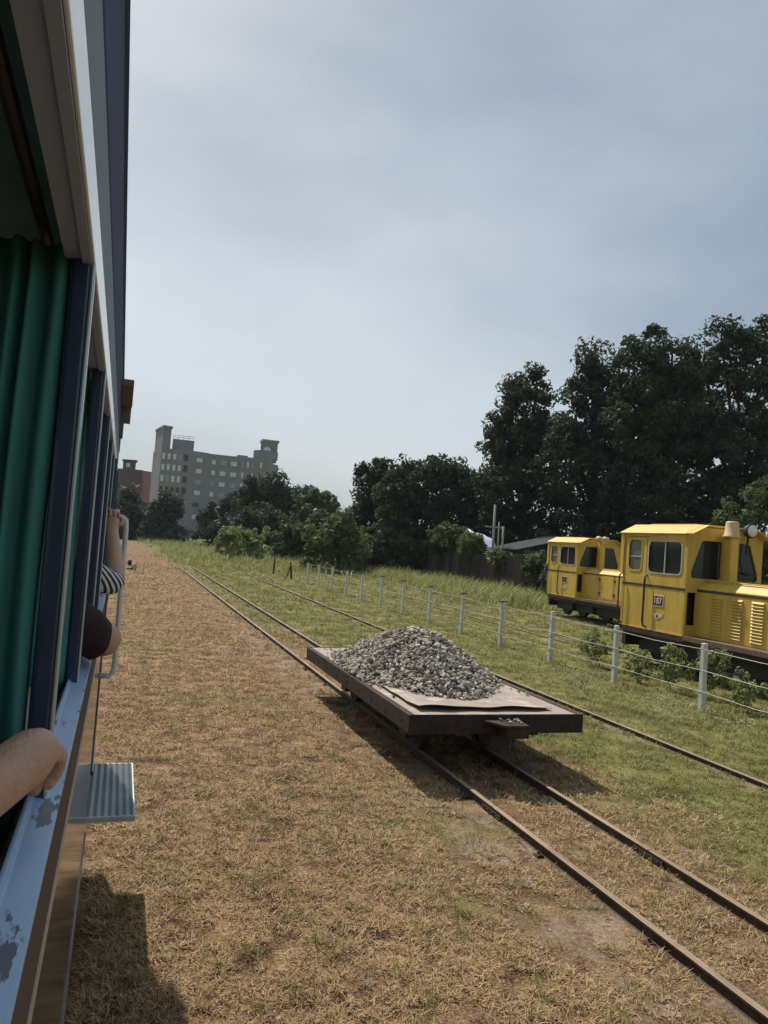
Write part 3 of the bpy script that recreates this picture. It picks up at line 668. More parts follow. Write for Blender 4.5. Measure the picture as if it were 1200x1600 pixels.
def tree(name, base, lobes, label, size, mi=0, clumps=60, per=70, crad=.55, seed=1, trunk_r=.22, group=None, cat='tree', fork=.35, limbs=True):
    """lobes: (x,y,z,rx,ry,rz) relative to the base"""
    q = np.random.default_rng(seed); T = thing(name, base, 0, label, cat, group)
    cen = []; rad = []
    vol = np.array([l[3]*l[4]+l[3]*l[5]+l[4]*l[5] for l in lobes]); vol = vol/vol.sum()
    for l, v in zip(lobes, vol):
        k = max(4, int(clumps*v)); d = q.normal(size=(k, 3)); d /= np.linalg.norm(d, axis=1)[:, None]
        f = (np.power(q.uniform(.12, 1, k), .38)*np.where(q.uniform(0, 1, k) < .18, q.uniform(1.0, 1.13, k), 1.0))[:, None]
        cen.append(np.array(l[:3])+d*f*np.array(l[3:])); rad.append(crad*q.uniform(.4, 1.25, k)*np.where(f[:, 0] > 1.02, .55, 1))
    cen = np.concatenate(cen); rad = np.concatenate(rad); cen[:, 2] = np.maximum(cen[:, 2], rad*.5)
    me = leaves_mesh('crown', cen, rad, per, size, q)
    link('crown', me, M['foliage'][mi], T)
    hmax = max(l[2] for l in lobes)
    mb = MB(); pr = random.Random(seed)
    top = hmax*fork; mb.tube([(0, 0, -.2), (.05, .02, top*.5), (.0, .05, top), (lobes[0][0]*.5, lobes[0][1]*.5, top+(lobes[0][2]-top)*.6)], [trunk_r*1.35, trunk_r, trunk_r*.85, trunk_r*.45], 9)
    if limbs:
        for l in lobes[:10]:
            s_ = Vector((0, .05, top*pr.uniform(.75, 1.0))); e = Vector(l[:3]); m_ = s_.lerp(e, .5)+Vector((pr.uniform(-.3, .3), pr.uniform(-.3, .3), -.15*l[2]*.2))
            mb.tube([s_, m_, e, e+Vector((0, 0, l[5]*.5))], [trunk_r*.55, trunk_r*.36, trunk_r*.2, .02], 6)
    mb.build('trunk', M['bark'], T, smooth=True)
    return T
def px_tree(name, d, px0, lob, label, size, **k):
    """lobes given as (photo x, photo y, half width px, half height px, depth offset m)"""
    b = gx(px0, d); L_ = []; skirt = k.pop('skirt', True); q = random.Random(px0)
    if skirt:
        lo, hi = min(l[0]-l[2] for l in lob), max(l[0]+l[2] for l in lob); s0 = d/FPX; nsk = max(3, int((hi-lo)/26))
        hz = 818+.075*(px0-190); bot = max(l[1]+l[3] for l in lob); gy = hz+(ZC-.4)/s0
        for j in range(nsk):
            xx_ = lo+(hi-lo)*(j+.5)/nsk; hh_ = max(9., (gy-bot)*.55+14)*q.uniform(.8, 1.2)
            lob = lob+[(xx_, gy+4-hh_*.6, (hi-lo)/nsk*.75, hh_, q.uniform(-.8, .8))]
    for x_, y_, wx, hy_, dd in lob:
        p = at(x_, y_, d+dd); sc_ = (d+dd)/FPX
        L_.append((p.x-b.x, p.y-b.y, max(p.z, .3), wx*sc_, max(wx, hy_*.6)*sc_*.9, hy_*sc_))
    return tree(name, b, L_, label, size, **k)
# the tall dark group behind the locomotives
px_tree('ficus_tree', 55, 815, [(822, 640, 38, 62, 0), (800, 610, 14, 36, -.5), (838, 605, 20, 30, .5), (785, 690, 38, 50, 0), (850, 720, 55, 70, 1), (800, 770, 50, 55, -1), (775, 745, 28, 45, -.5), (845, 800, 50, 40, 0), (775, 820, 35, 30, .5), (762, 780, 24, 44, 1), (830, 840, 60, 30, 1), (805, 700, 40, 60, .5)],
        'tall dark fig tree with a twin tipped crown at the end of the big grove', .19, clumps=430, per=90, crad=.82, seed=21, trunk_r=.3)
px_tree('ficus_tree', 52, 925, [(930, 560, 22, 30, 0), (925, 600, 36, 40, 0), (900, 650, 45, 60, .5), (945, 660, 50, 65, 0), (890, 740, 60, 60, -1), (960, 740, 60, 70, 0), (915, 800, 60, 45, -1), (880, 690, 30, 40, -1.5), (975, 810, 50, 45, 1)],
        'dark fig tree with a single pointed plume above the cab of the far locomotive', .19, clumps=430, per=90, crad=.82, seed=22, trunk_r=.32)
px_tree('ficus_tree', 49, 1050, [(1015, 545, 34, 40, 0), (990, 580, 40, 50, .5), (1050, 560, 36, 46, -.5), (1040, 640, 80, 70, 0), (985, 680, 60, 80, -.5), (1070, 730, 75, 80, 0), (1010, 780, 70, 60, -1), (1000, 620, 50, 50, .5), (1075, 600, 40, 50, 0), (1090, 810, 60, 40, 1), (1030, 820, 60, 40, 1), (1060, 680, 60, 60, 1.5)],
        'broad dark fig tree rising behind the locomotive numbered 187', .19, clumps=520, per=90, crad=.84, seed=128, trunk_r=.36)
px_tree('ficus_tree', 50, 1150, [(1127, 530, 26, 34, 0), (1100, 560, 36, 42, 0), (1150, 550, 36, 36, .5), (1195, 540, 40, 42, 0), (1140, 630, 80, 70, 0), (1210, 640, 70, 80, 0), (1150, 730, 80, 70, -1), (1230, 740, 80, 70, 0), (1260, 600, 60, 70, 0), (1150, 815, 70, 45, 1), (1120, 690, 60, 60, 1.5)],
        'tallest dark fig tree with upright shoots, over the locomotive chimney', .19, clumps=520, per=90, crad=.84, seed=24, trunk_r=.36)
px_tree('ficus_tree', 51, 1300, [(1290, 560, 60, 60, 0), (1300, 660, 90, 80, 0), (1320, 760, 90, 80, 0)],
        'dark fig tree past the hood of the near locomotive', .26, clumps=170, per=60, crad=.8, seed=25, trunk_r=.32)
px_tree('light_tree', 34, 1180, [(1170, 785, 40, 28, 0), (1215, 775, 45, 35, 0), (1145, 815, 35, 24, 0), (1195, 830, 45, 35, 0)],
        'lower lighter green shrub tree right behind the near locomotive', .16, mi=1, clumps=120, per=60, crad=.5, seed=26, trunk_r=.12)
# the middle group
px_tree('round_tree', 58, 650, [(650, 760, 50, 40, 0), (690, 765, 50, 48, 0), (700, 735, 28, 24, 0), (640, 735, 26, 18, 0), (660, 810, 60, 45, 0), (715, 810, 40, 40, -1), (620, 790, 40, 40, 0), (610, 830, 40, 32, -1), (730, 770, 26, 30, 0), (745, 800, 34, 40, 1), (735, 835, 40, 30, 1)],
        'dark rounded tree left of the tall grove, its foot behind the rusty wall', .20, clumps=400, per=85, crad=.75, seed=31, trunk_r=.3)
px_tree('round_tree', 63, 585, [(575, 745, 22, 20, 0), (590, 735, 20, 15, 0), (590, 780, 34, 34, 0), (575, 815, 34, 30, 0), (560, 840, 30, 20, -1)],
        'small dark tree with a tufted top next to the rounded tree', .20, mi=0, clumps=200, per=85, crad=.75, seed=32, trunk_r=.22)
px_tree('hedge_shrub', 52, 530, [(525, 830, 30, 22, 0), (500, 838, 26, 18, -1), (550, 845, 24, 18, 0), (535, 812, 22, 14, 0)],
        'bright green bushy shrub in front of the small tufted tree', .2, mi=2, clumps=120, per=56, crad=.55, seed=33, trunk_r=.1, cat='shrub')
px_tree('hedge_shrub', 56, 590, [(600, 850, 34, 24, 0), (635, 855, 30, 22, 0), (570, 858, 24, 16, -.5)],
        'dark shrub under the rounded tree by the end of the sheet wall', .2, mi=1, clumps=120, per=56, crad=.6, seed=34, trunk_r=.1, cat='shrub')
# before the apartment block
px_tree('round_tree', 92, 430, [(415, 770, 34, 28, 0), (440, 785, 40, 30, 0), (400, 760, 18, 18, 0), (395, 800, 34, 28, 0), (455, 810, 42, 28, 0), (470, 775, 22, 18, 0), (430, 755, 18, 14, 0)],
        'dark dense tree hiding the lower corner of the grey apartment block', .26, clumps=320, per=75, crad=.95, seed=41, trunk_r=.3)
px_tree('round_tree', 86, 500, [(500, 785, 24, 24, 0), (485, 800, 28, 26, 0), (515, 800, 18, 18, 0), (505, 820, 30, 18, 0)],
        'thin topped tree standing clear of the apartment block', .32, mi=1, clumps=130, per=50, crad=.8, seed=42, trunk_r=.22)
px_tree('grey_bush', 96, 345, [(350, 805, 26, 24, 0), (368, 790, 18, 20, 0), (330, 815, 22, 18, 0), (355, 830, 36, 16, -1), (375, 775, 8, 14, 0)],
        'pale grey green bush with blossom below the apartment windows', .3, mi=3, clumps=150, per=50, crad=.8, seed=43, trunk_r=.15, cat='bush')
px_tree('round_bush', 80, 405, [(412, 812, 34, 22, 0), (440, 822, 34, 20, 0), (385, 822, 24, 16, 0)],
        'round dark bush at the end of the weed field', .28, mi=0, clumps=150, per=55, crad=.8, seed=44, trunk_r=.15, cat='bush')
px_tree('round_bush', 66, 470, [(478, 830, 26, 20, 0), (455, 838, 26, 14, 0), (500, 815, 20, 16, 0)],
        'mid green bush behind the two dark stakes', .24, mi=1, clumps=110, per=55, crad=.65, seed=45, trunk_r=.12, cat='bush')
px_tree('leafy_weed', 60, 385, [(375, 832, 22, 9, 0), (400, 834, 18, 9, 0), (355, 836, 14, 6, 0)],
        'bright yellow green leafy clump in the weed field', .2, mi=4, clumps=70, per=40, crad=.45, seed=46, trunk_r=.04, cat='plant')
# beside the coach, far
px_tree('grey_bush', 112, 205, [(200, 790, 22, 18, 0), (215, 800, 26, 22, 0), (190, 805, 24, 18, 0), (235, 805, 16, 16, -1), (205, 770, 14, 12, 0)],
        'greyish bush under the red brown building', .34, mi=3, clumps=170, per=52, crad=1.0, seed=51, trunk_r=.2, cat='bush')
px_tree('grey_bush', 108, 258, [(258, 790, 20, 22, 0), (270, 800, 16, 22, 0), (245, 805, 20, 16, 0), (265, 780, 14, 12, 0)],
        'dark bush at the foot of the apartment stair tower', .32, mi=3, clumps=140, per=52, crad=.95, seed=52, trunk_r=.2, cat='bush')
px_tree('round_tree', 118, 150, [(150, 775, 40, 36, 0), (110, 790, 40, 30, 0)], 'dark tree ahead of the coach', .36, mi=0, clumps=120, per=50, crad=1.1, seed=53, trunk_r=.25)
# far-off wood closing the horizon behind everything
def far_wood():
    q = np.random.default_rng(77); cen = []; rad = []
    for a in np.linspace(-75, 105, 520):
        if -3 < a < 12: dist = 300+q.uniform(-25, 25)
        else: dist = 210+q.uniform(-25, 25)
        for k in range(7):
            an = R(a+q.uniform(-.4, .4)); z = q.uniform(.3, 1)*q.uniform(3.5, 8.5)
            cen.append((dist*math.sin(an), dist*math.cos(an), z)); rad.append(q.uniform(1.2, 2.6))
    me = leaves_mesh('far_wood', np.array(cen), np.array(rad), 14, 1.1, q)
    tag(link('far_wood', me, M['foliage'][0]), 'far wood closing the flat land behind the sheds', 'wood', kind='stuff')
far_wood()
# small plants round the fence near the locomotive
for i, (X_, Y_, h, n_) in enumerate([(9.7, 13.6, .85, 9), (10.0, 12.9, .55, 6), (9.6, 11.3, .75, 10), (9.9, 10.6, .85, 8), (9.7, 9.6, .6, 7), (9.5, 12.0, .4, 5), (10.2, 14.6, .6, 6)]):
    lo = [(rr.uniform(-.25, .25), rr.uniform(-.3, .3), h*rr.uniform(.35, 1), .13, .13, .16) for _ in range(n_)]
    tree('leafy_plant', (X_, Y_, 0), lo, 'young leafy sapling between the wire fence and the near locomotive', .045, mi=4, clumps=n_*5, per=16, crad=.09, seed=60+i, trunk_r=.008, group='saplings by the fence', cat='plant', fork=.2)

# ------------------------------------------------------------------ rusty sheet wall, shed, poles
M['sheet'] = [mat('rusty sheet %d' % i, c, tuple(k*.5 for k in c), rough=.8, scale=3, detail=8, metal=.1, bump=.2, stretch=(1, 1, .4)) for i, c in enumerate([(.085, .055, .042), (.06, .045, .036), (.115, .08, .062), (.05, .04, .036)])]
a0, a1 = gx(662, 57), gx(870, 38)
sw = thing('sheet_wall', a0, math.atan2(a1.y-a0.y, a1.x-a0.x), 'dark rusty corrugated sheet wall behind the weeds', 'wall')
Ln = (a1-a0).length; x0 = 0; i = 0
while x0 < Ln:
    wd = rr.uniform(.85, 1.05); h = rr.uniform(2.05, 2.5); nn = 22
    pts = [(x0+wd*q/nn, .018*math.cos(q*math.pi)) for q in range(nn+1)]
    vv = [(p[0], p[1]+i % 2*.03, z+(.0 if z == 0 else rr.uniform(-.02, .02))) for z in (-.1, h) for p in pts]
    o = MB().add(vv, [(q, q+1, nn+2+q, nn+1+q) for q in range(nn)]).build('sheet', M['sheet'][rr.randrange(4)], sw); md = o.modifiers.new('solid', 'SOLIDIFY'); md.thickness = .008
    MB().tube([(x0, .09, -.2), (x0, .09, 2.3)], .04, 6).build('post', M['sleeper'], sw)
    x0 += wd-.05; i += 1
for px_, w_, d, h in ((705, 34, 52.3, 18), (735, 20, 49.1, 14), (690, 24, 54, 16), (840, 20, 40.5, 26), (868, 18, 38.7, 30), (780, 14, 45, 10)):
    gy = {705: 838, 735: 850, 690: 850, 840: 890, 868: 905, 780: 872}[px_]
    px_tree('climbing_vine', d-1.0, px_, [(px_, gy, w_, h, 0), (px_+w_*.5, gy+h*.4, w_*.6, h*.6, 0)], {
        705: 'large vine mound on top of the rusty wall', 735: 'pale leaved vine beside the white tarpaulin', 690: 'dark vine spilling over the wall end', 840: 'vine hanging over the wall near the far locomotive',
        868: 'dry vine clump against the far locomotive cab', 780: 'small vine on the wall below the thin poles'}[px_], .15, mi=(1, 2, 1, 1, 3, 2)[(705, 735, 690, 840, 868, 780).index(px_)], clumps=60, per=44, crad=.38, seed=px_, trunk_r=.04, cat='vine', skirt=False)
# shed with grey roof behind the wall
M['roofgrey'] = mat('grey corrugated roof', (.15, .155, .155), (.08, .083, .083), rough=.6, scale=2, bump=.1)
M['shedwall'] = mat('shed wall', (.10, .09, .08), rough=.9)
M['tarp'] = mat('pale blue tarpaulin', (.62, .70, .80), (.52, .60, .72), rough=.4, scale=3)
M['pole'] = mat('weathered pole', (.34, .32, .29), (.20, .19, .17), rough=.85, scale=5)
g = gx(800, 46.5); ang = sw.rotation_euler[2]
sh = thing('shed', g, ang, 'low shed with grey corrugated roof behind the rusty wall', 'shed')
MB().box(-1.9, 1.5, 0, 3, 0, 2.5).build('wall', M['shedwall'], sh)
nn = 60; vv = [(-2.1+3.8*q/nn, yv, zv+.03*math.cos(q*math.pi)) for yv, zv in ((-.5, 2.5), (3.4, 3.5)) for q in range(nn+1)]
o = MB().add(vv, [(q, q+1, nn+2+q, nn+1+q) for q in range(nn)]).build('roof', M['roofgrey'], sh); md = o.modifiers.new('s', 'SOLIDIFY'); md.thickness = .02
g = gx(746, 49.6); tp = MB(); nn = 9
tp.add([(-1.3+2.6*i/nn, -.7+1.6*j/nn, 2.35+1.25*math.sin(math.pi*min(1, (i+.8)/nn))**.7*(1-.35*j/nn)+.05*math.sin(i*2+j)) for j in range(nn+1) for i in range(nn+1)], [(j*(nn+1)+i, j*(nn+1)+i+1, (j+1)*(nn+1)+i+1, (j+1)*(nn+1)+i) for j in range(nn) for i in range(nn)])
tz = thing('tarpaulin', (g.x, g.y, 0), ang, 'white blue tarpaulin bundle showing above the rusty wall', 'tarpaulin')
o = tp.build('sheet', M['tarp'], tz, smooth=True); md = o.modifiers.new('s', 'SOLIDIFY'); md.thickness = .03
MB().box(-1.1, 1.1, -.5, .7, 0, 2.5).build('frame', M['shedwall'], tz)
for px_, top, d, rp in ((769, 788, 47.2, .085), (777, 815, 47.6, .05), (784, 822, 46.8, .075)):
    g = gx(px_, d); z = at(px_, top, d).z
    o = MB().tube([(0, 0, -.2), (.02, 0, z*.5), (.0, .02, z)], [rp, rp*.95, rp*.85], 9).build('pole', M['pole'], loc=g, smooth=True)
    tag(o, {769: 'tallest of three pale poles behind the sheet wall', 777: 'thin middle pole behind the sheet wall', 784: 'short stout pole behind the sheet wall'}[px_], 'pole')
    if px_ == 769:
        MB().box(-.55, .75, -.05, .05, z-1.45, z-1.36).build('crossarm', M['pole'], o)

# ------------------------------------------------------------------ buildings
M['grey_wall'] = mat('grey rendered wall', (.235, .237, .237), (.205, .207, .208), rough=.9, scale=.25, detail=8, contrast=.35)
M['lit_pane'] = mat('sky pale glass', (.62, .66, .68), (.48, .52, .55), rough=.15, scale=.8, contrast=.2)  # bright sky reflection put into the base colour
M['mid_pane'] = mat('half pale sky glass', (.36, .39, .41), (.20, .22, .24), rough=.15, scale=.6, contrast=.12)  # weaker tint of the same painted sky reflection
M['dark_pane'] = mat('dark glass', (.03, .033, .036), rough=.12)
M['win_frame'] = mat('aluminium frame', (.40, .41, .41), rough=.5)
M['red_wall'] = mat('dark red brown wall', (.115, .078, .070), (.095, .064, .058), rough=.9, scale=.3)
M['pink_wall'] = mat('faded brick red wall', (.28, .155, .125), (.24, .13, .105), rough=.9, scale=.3)
D0 = 190.; BSH = -8
bz = lambda x_, y_, d=D0: at(x_, y_, d)
gx_plain = gx
def gx(px_, d): return gx_plain(px_+BSH, d)
org = gx(250, D0)
bd = thing('apartment_block', org, 0, 'long grey apartment block with stair tower and rooftop drum', 'building')
def lp(p): return Vector(p)-org
win_cache = {}
def window(parent, P0, ux, n_, w_, h_, pale):
    if pale and (int(P0.x*37+P0.z*11) % 4 == 0): pale = 2
    key = (round(w_, 2), round(h_, 2), pale)
    if key not in win_cache:
        mb = MB(); t_ = .09
        mb.box(-w_/2, w_/2, -.16, -.08, 0, t_); mb.box(-w_/2, w_/2, -.16, -.08, h_-t_, h_); mb.box(-w_/2, -w_/2+t_, -.16, -.08, t_, h_-t_); mb.box(w_/2-t_, w_/2, -.16, -.08, t_, h_-t_)
        mb.box(-.04, .04, -.16, -.08, t_, h_-t_); mb.box(-w_/2-.08, w_/2+.08, -.08, .10, -.10, 0)
        fm = mb.mesh('window'); fm.materials.append(M['win_frame'])
        pm = MB().box(-w_/2, w_/2, -.18, -.15, 0, h_).mesh('pane'); pm.materials.append(M['mid_pane'] if pale == 2 else M['lit_pane'] if pale else M['dark_pane']); win_cache[key] = (fm, pm)
    fm, pm = win_cache[key]
    o = link('window', fm, None, parent, P0); o.rotation_euler = (0, 0, math.atan2(ux.y, ux.x)+math.pi); link('pane', pm, None, o)
def facade(parent, A, B, H, wins, m, depth=.3, z0=0):
    """wall from A to B (local ground points), outward side towards the camera; wins: (u centre, z0, w, h, pale)"""
    ux = (B-A); Lw = ux.length; ux = ux.normalized(); n_ = Vector((ux.y, -ux.x, 0))
    mb = MB(); holes = [(u-w_/2, u+w_/2, z, z+h_) for u, z, w_, h_, p in wins]
    pl = lambda u, z, d: tuple(A+ux*u+n_*d+Vector((0, 0, z)))
    wall_with_holes(mb, 0, Lw, z0, H, holes, pl)
    for a, b, c, d in holes:
        for q in (((a,c),(b,c)), ((b,c),(b,d)), ((b,d),(a,d)), ((a,d),(a,c))):
            mb.add([pl(*q[0], 0), pl(*q[1], 0), pl(*q[1], -depth), pl(*q[0], -depth)], [(0,1,2,3)])
    mb.build('wall', m, parent)
    for u, z, w_, h_, p in wins: window(parent, A+ux*u+Vector((0, 0, z)), -ux, n_, w_, h_, p)
Hb = bz(290, 702).z
rows = [bz(290, 620+zz/3).z-.75 for zz in (283, 335, 388, 440, 497, 555)]
A = lp(gx(250, D0)); Bc = lp(gx(293, D0+1.0))
Lw = (Bc-A).length; cols = [.10*Lw, .30*Lw, .50*Lw, .70*Lw]; wins = []
for ri, z in enumerate(rows):
    if z < .4: continue
    for c_ in cols: wins.append((c_, z, .75, 1.5, ri < 3))
    wins.append((.92*Lw, z-.1, 1.0, 1.7, False))
facade(bd, A, Bc, Hb, wins, M['grey_wall'])
seg = [(293, 1.0), (325, 4.5), (358, 6.5), (392, 6.5), (424, 4.0)]
pxw = [[(310, 1.6)], [(333, .95), (348, 1.5)], [(365, 1.6), (379, .6), (387, .6)], [(395, .6), (408, .6)]]
for (q0, d0), (q1, d1), pw in zip(seg, seg[1:], pxw):
    A_, B_ = lp(gx(q0, D0+d0)), lp(gx(q1, D0+d1)); Lw = (B_-A_).length; wins = []
    for ri, z in enumerate(rows):
        if z < .4 or (q0 > 390 and ri > 2): continue
        for x_, w_ in pw: wins.append(((x_-q0)/(q1-q0)*Lw, z, w_, 1.1 if w_ > .7 else 1.3, not (ri == 4 or (ri == 3 and x_ > 350))))
    facade(bd, A_, B_, Hb-.1*(q0 > 320), wins, M['grey_wall'])
# right flank, left sunlit flank, back and roof
def flat(parent, pts, z0, z1, m, name='wall'):
    return MB().prism([(p.x, p.y) for p in pts], z0, z1, 'z').build(name, m, parent)
G = lambda x_, dd: lp(gx(x_, D0+dd))
flat(bd, [G(424, 4.0), G(434, 8), G(432, 20), G(424, 20)], 0, bz(430, 722).z, M['grey_wall'])
flat(bd, [G(250, .15), G(238, 14), G(262, 22), G(424, 24), G(424, 5.5), G(392, 7.5), G(358, 7.5), G(325, 5.5), G(293, 2.0)], Hb-.9, Hb-.35, M['grey_wall'], 'roof_slab')
flat(bd, [G(250, .0), G(237.5, 12), G(239, 12.3), G(251.5, .3)], 0, Hb+.01, M['grey_wall'])
flat(bd, [G(239, 12), G(262, 22), G(424, 24), G(424, 23.6), G(262, 21.6), G(240, 11.8)], 0, Hb-.4, M['grey_wall'])
# stair tower
zt = bz(250, 663).z
flat(bd, [G(250.2, -.03), G(239, 10), G(254, 13), G(263, 1.5)], Hb-1.0, zt-.5, M['grey_wall'], 'stair_tower')
flat(bd, [G(250, -.6), G(237.5, 10), G(255, 14), G(265, 1.3)], zt-.5, zt, M['grey_wall'], 'tower_cap')
# penthouse with railing
zp = bz(285, 684).z
flat(bd, [G(267, 2.5), G(266, 9), G(298, 11), G(300, 4)], Hb-.4, zp, M['grey_wall'], 'penthouse')
rl = MB()
for a, b in zip([267, 275, 283, 291], [275, 283, 291, 300]):
    p, q = G(a, 3.2), G(b, 4.0)
    for z in (zp+.5, zp+1.0): rl.tube([(p.x, p.y, z), (q.x, q.y, z)], .05, 5)
    rl.tube([(p.x, p.y, zp-.05), (p.x, p.y, zp+1.0)], .05, 5)
rl.build('railing', M['win_frame'], bd)
# drum and open tower at the other end
dc = G(413, 9); rd = 20/FPX*D0; zd0, zd1 = bz(413, 712).z, bz(413, 699).z
MB().lathe([(rd*.9, Hb-zd0-.8), (rd*.9, 0), (rd, .1), (rd, zd1-zd0), (rd-.3, zd1-zd0), (rd-.3, .3)], (dc.x, dc.y, zd0), 28).build('roof_drum', M['grey_wall'], bd)
zt2 = bz(420, 678).z; t0 = G(408, 8); tw = 24/FPX*D0
fr = MB()
for sx in (0, 1):
    for sy in (0, 1): fr.box(t0.x+sx*(tw-.7), t0.x+sx*(tw-.7)+.7, t0.y+sy*(tw-.7), t0.y+sy*(tw-.7)+.7, zd0, zt2-.9)
fr.box(t0.x+1.7, t0.x+tw-.01, t0.y+.1, t0.y+tw-.1, zd0, zt2-.9); fr.box(t0.x, t0.x+tw, t0.y-.02, t0.y+tw, zt2-2.2, zt2-.91)
fr.build('water_tower_frame', M['grey_wall'], bd)
MB().box(t0.x-.3, t0.x+tw+.3, t0.y-.3, t0.y+tw+.3, zt2-.9, zt2-.3).build('tower_cap', M['grey_wall'], bd)
MB().lathe([(.9, 0), (.9, 1.2), (.5, 1.6)], (t0.x+1.0, t0.y-1.0, zd1-.6), 14).build('water_tank', M['lit_pane'], bd, smooth=True)
p0 = G(370, 9); zs_ = bz(376, 706).z; MB().box(p0.x, p0.x+2.6, p0.y, p0.y+3, Hb-.4, zs_+.2).build('roof_house', M['grey_wall'], bd)
# red brown building
D1 = 215.; org1 = gx(205, D1); rb = thing('brick_building', org1, 0, 'dark red brown flat roofed building with small roof house', 'building')
G1 = lambda x_, dd: Vector(gx(x_, D1+dd))-org1
zr = at(205, 733, D1).z
flat(rb, [G1(180, 0), G1(224, 0), G1(222, 12), G1(180, 12)], 0, zr, M['red_wall'])
flat(rb, [G1(224, .3), G1(238, 3), G1(238, 14), G1(222.5, 12)], 0, zr-.1, M['pink_wall'])
zh = at(205, 720, D1).z
fa, fb_ = G1(192, -.02), G1(212, -.02)
facade(rb, fa, fb_, zh, [((fb_-fa).length*.42, zr+.6, 1.1, 1.1, True)], M['red_wall'], z0=zr-.01)
flat(rb, [G1(192, .4), G1(212, .4), G1(212, 4), G1(192, 4)], zr-.01, zh, M['red_wall'], 'roof_house')
flat(rb, [G1(190.5, -.5), G1(214, -.5), G1(214, 4.4), G1(190.5, 4.4)], zh, zh+.35, M['red_wall'], 'roof_slab')

gx = gx_plain
# ------------------------------------------------------------------ switch lever and odd stones far on the path
g = Vector((.62, 40, 0))
sl = thing('switch_lever', g, .3, 'small dark track switch lever with round weight on the brown path', 'switch')
MB().box(-.22, .22, -.12, .12, 0, .08).build('base', M['under'], sl, .01)
MB().lathe([(.02, -.08), (.14, -.06), (.17, 0), (.14, .06), (.02, .08)], (-.1, 0, .36), 16, 'x').build('weight', M['under'], sl, smooth=True)
MB().tube([(.12, 0, .06), (.0, 0, .22), (-.16, 0, .44)], .025, 7).build('lever', M['under'], sl)
MB().lathe([(.06, -.07), (.13, -.05), (.13, .05), (.06, .07)], (.1, -.1, .17), 14, 'y').build('bearing', M['wire'], sl)
o = link('path_stone', SM[3], None, None, (3.0, 84, .12)); o.scale = (.35, .35, .35); tag(o, 'single dark stone lying far along the brown path', 'stone')

# ------------------------------------------------------------------ passenger coach
M['coachbrown'] = mat('glossy brown coach paint', (.075, .048, .038), (.06, .038, .030), rough=.09, scale=4, detail=6, stretch=(1, .4, 1))
M['coachmatt'] = mat('dull brown waist paint', (.125, .085, .070), (.10, .066, .054), rough=.8, scale=4, detail=6, spec=.12, stretch=(1, .4, 1))
M['cream'] = mat('cream line', (.50, .42, .31), rough=.4)
M['sillblue'] = mat('pale blue worn sill paint', (.30, .45, .66), (.24, .37, .56), rough=.45, scale=7, col3=(.030, .045, .085), s3=3.2, t3=.565, w3=.010, stretch=(4, 1, 1))
M['navy'] = mat('dark navy window post', (.024, .042, .090), (.016, .028, .062), rough=.3, scale=5, coat=.3)
M['edgelight'] = mat('pale post highlight', (.52, .57, .60), (.40, .45, .50), rough=.3, metal=.5, scale=6)  # highlight along the post corner, painted as a pale strip
M['white'] = mat('off white cantrail paint', (.84, .87, .85), (.74, .78, .78), rough=.16, scale=5, bump=.03, bscale=14)
M['greyblue'] = mat('grey blue cantrail', (.17, .205, .24), (.14, .17, .20), rough=.6, scale=3, spec=.16)
M['roofblue'] = mat('dark blue roof edge', (.070, .085, .150), (.056, .068, .12), rough=.8, scale=3, spec=.08)
M['headgrey'] = mat('mauve grey window head', (.40, .46, .64), (.34, .40, .56), rough=.6, scale=3)
M['bracketgrey'] = mat('dull brown grey bracket', (.20, .17, .16), (.14, .12, .115), rough=.8, spec=.15)
M['curtain'] = mat('green curtain', (.062, .250, .225), (.048, .195, .178), rough=.8, scale=6, trans=.15)
M['inner'] = mat('coach lining', (.16, .30, .32), rough=.8)
M['innercream'] = mat('cream coach lining', (.42, .40, .33), rough=.7)
M['steppaint'] = mat('galvanised step plate', (.48, .51, .52), (.36, .39, .40), rough=.55, metal=.1, scale=6)
M['handrail'] = mat('white painted handrail', (.70, .71, .70), (.56, .57, .56), rough=.35, scale=8)
YA, YB = -4.5, 5.75; XO = -.0468; Z = lambda dz: ZC+dz
cc = thing('passenger_coach', (-1.0, .6, .075), 0, 'narrow gauge passenger coach with brown side, blue sills and green curtains', 'coach')
cc_o = Vector((-1.0, .6, .075))
def cb(name, x0, x1, y0, y1, z0, z1, m, bev=0, parent=None):
    mb = MB().box(x0-cc_o.x, x1-cc_o.x, y0-cc_o.y, y1-cc_o.y, z0-cc_o.z, z1-cc_o.z); return mb.build(name, m, parent or cc, bev)
def cprism(name, poly, y0, y1, m, bev=0, parent=None):
    return MB().prism([(a-cc_o.x, b-cc_o.z) for a, b in poly], y0-cc_o.y, y1-cc_o.y).build(name, m, parent or cc, bev)
SILL = Z(-.35); BOT = Z(-1.60); DY0, DY1 = 4.15, 5.15
XI = -.098
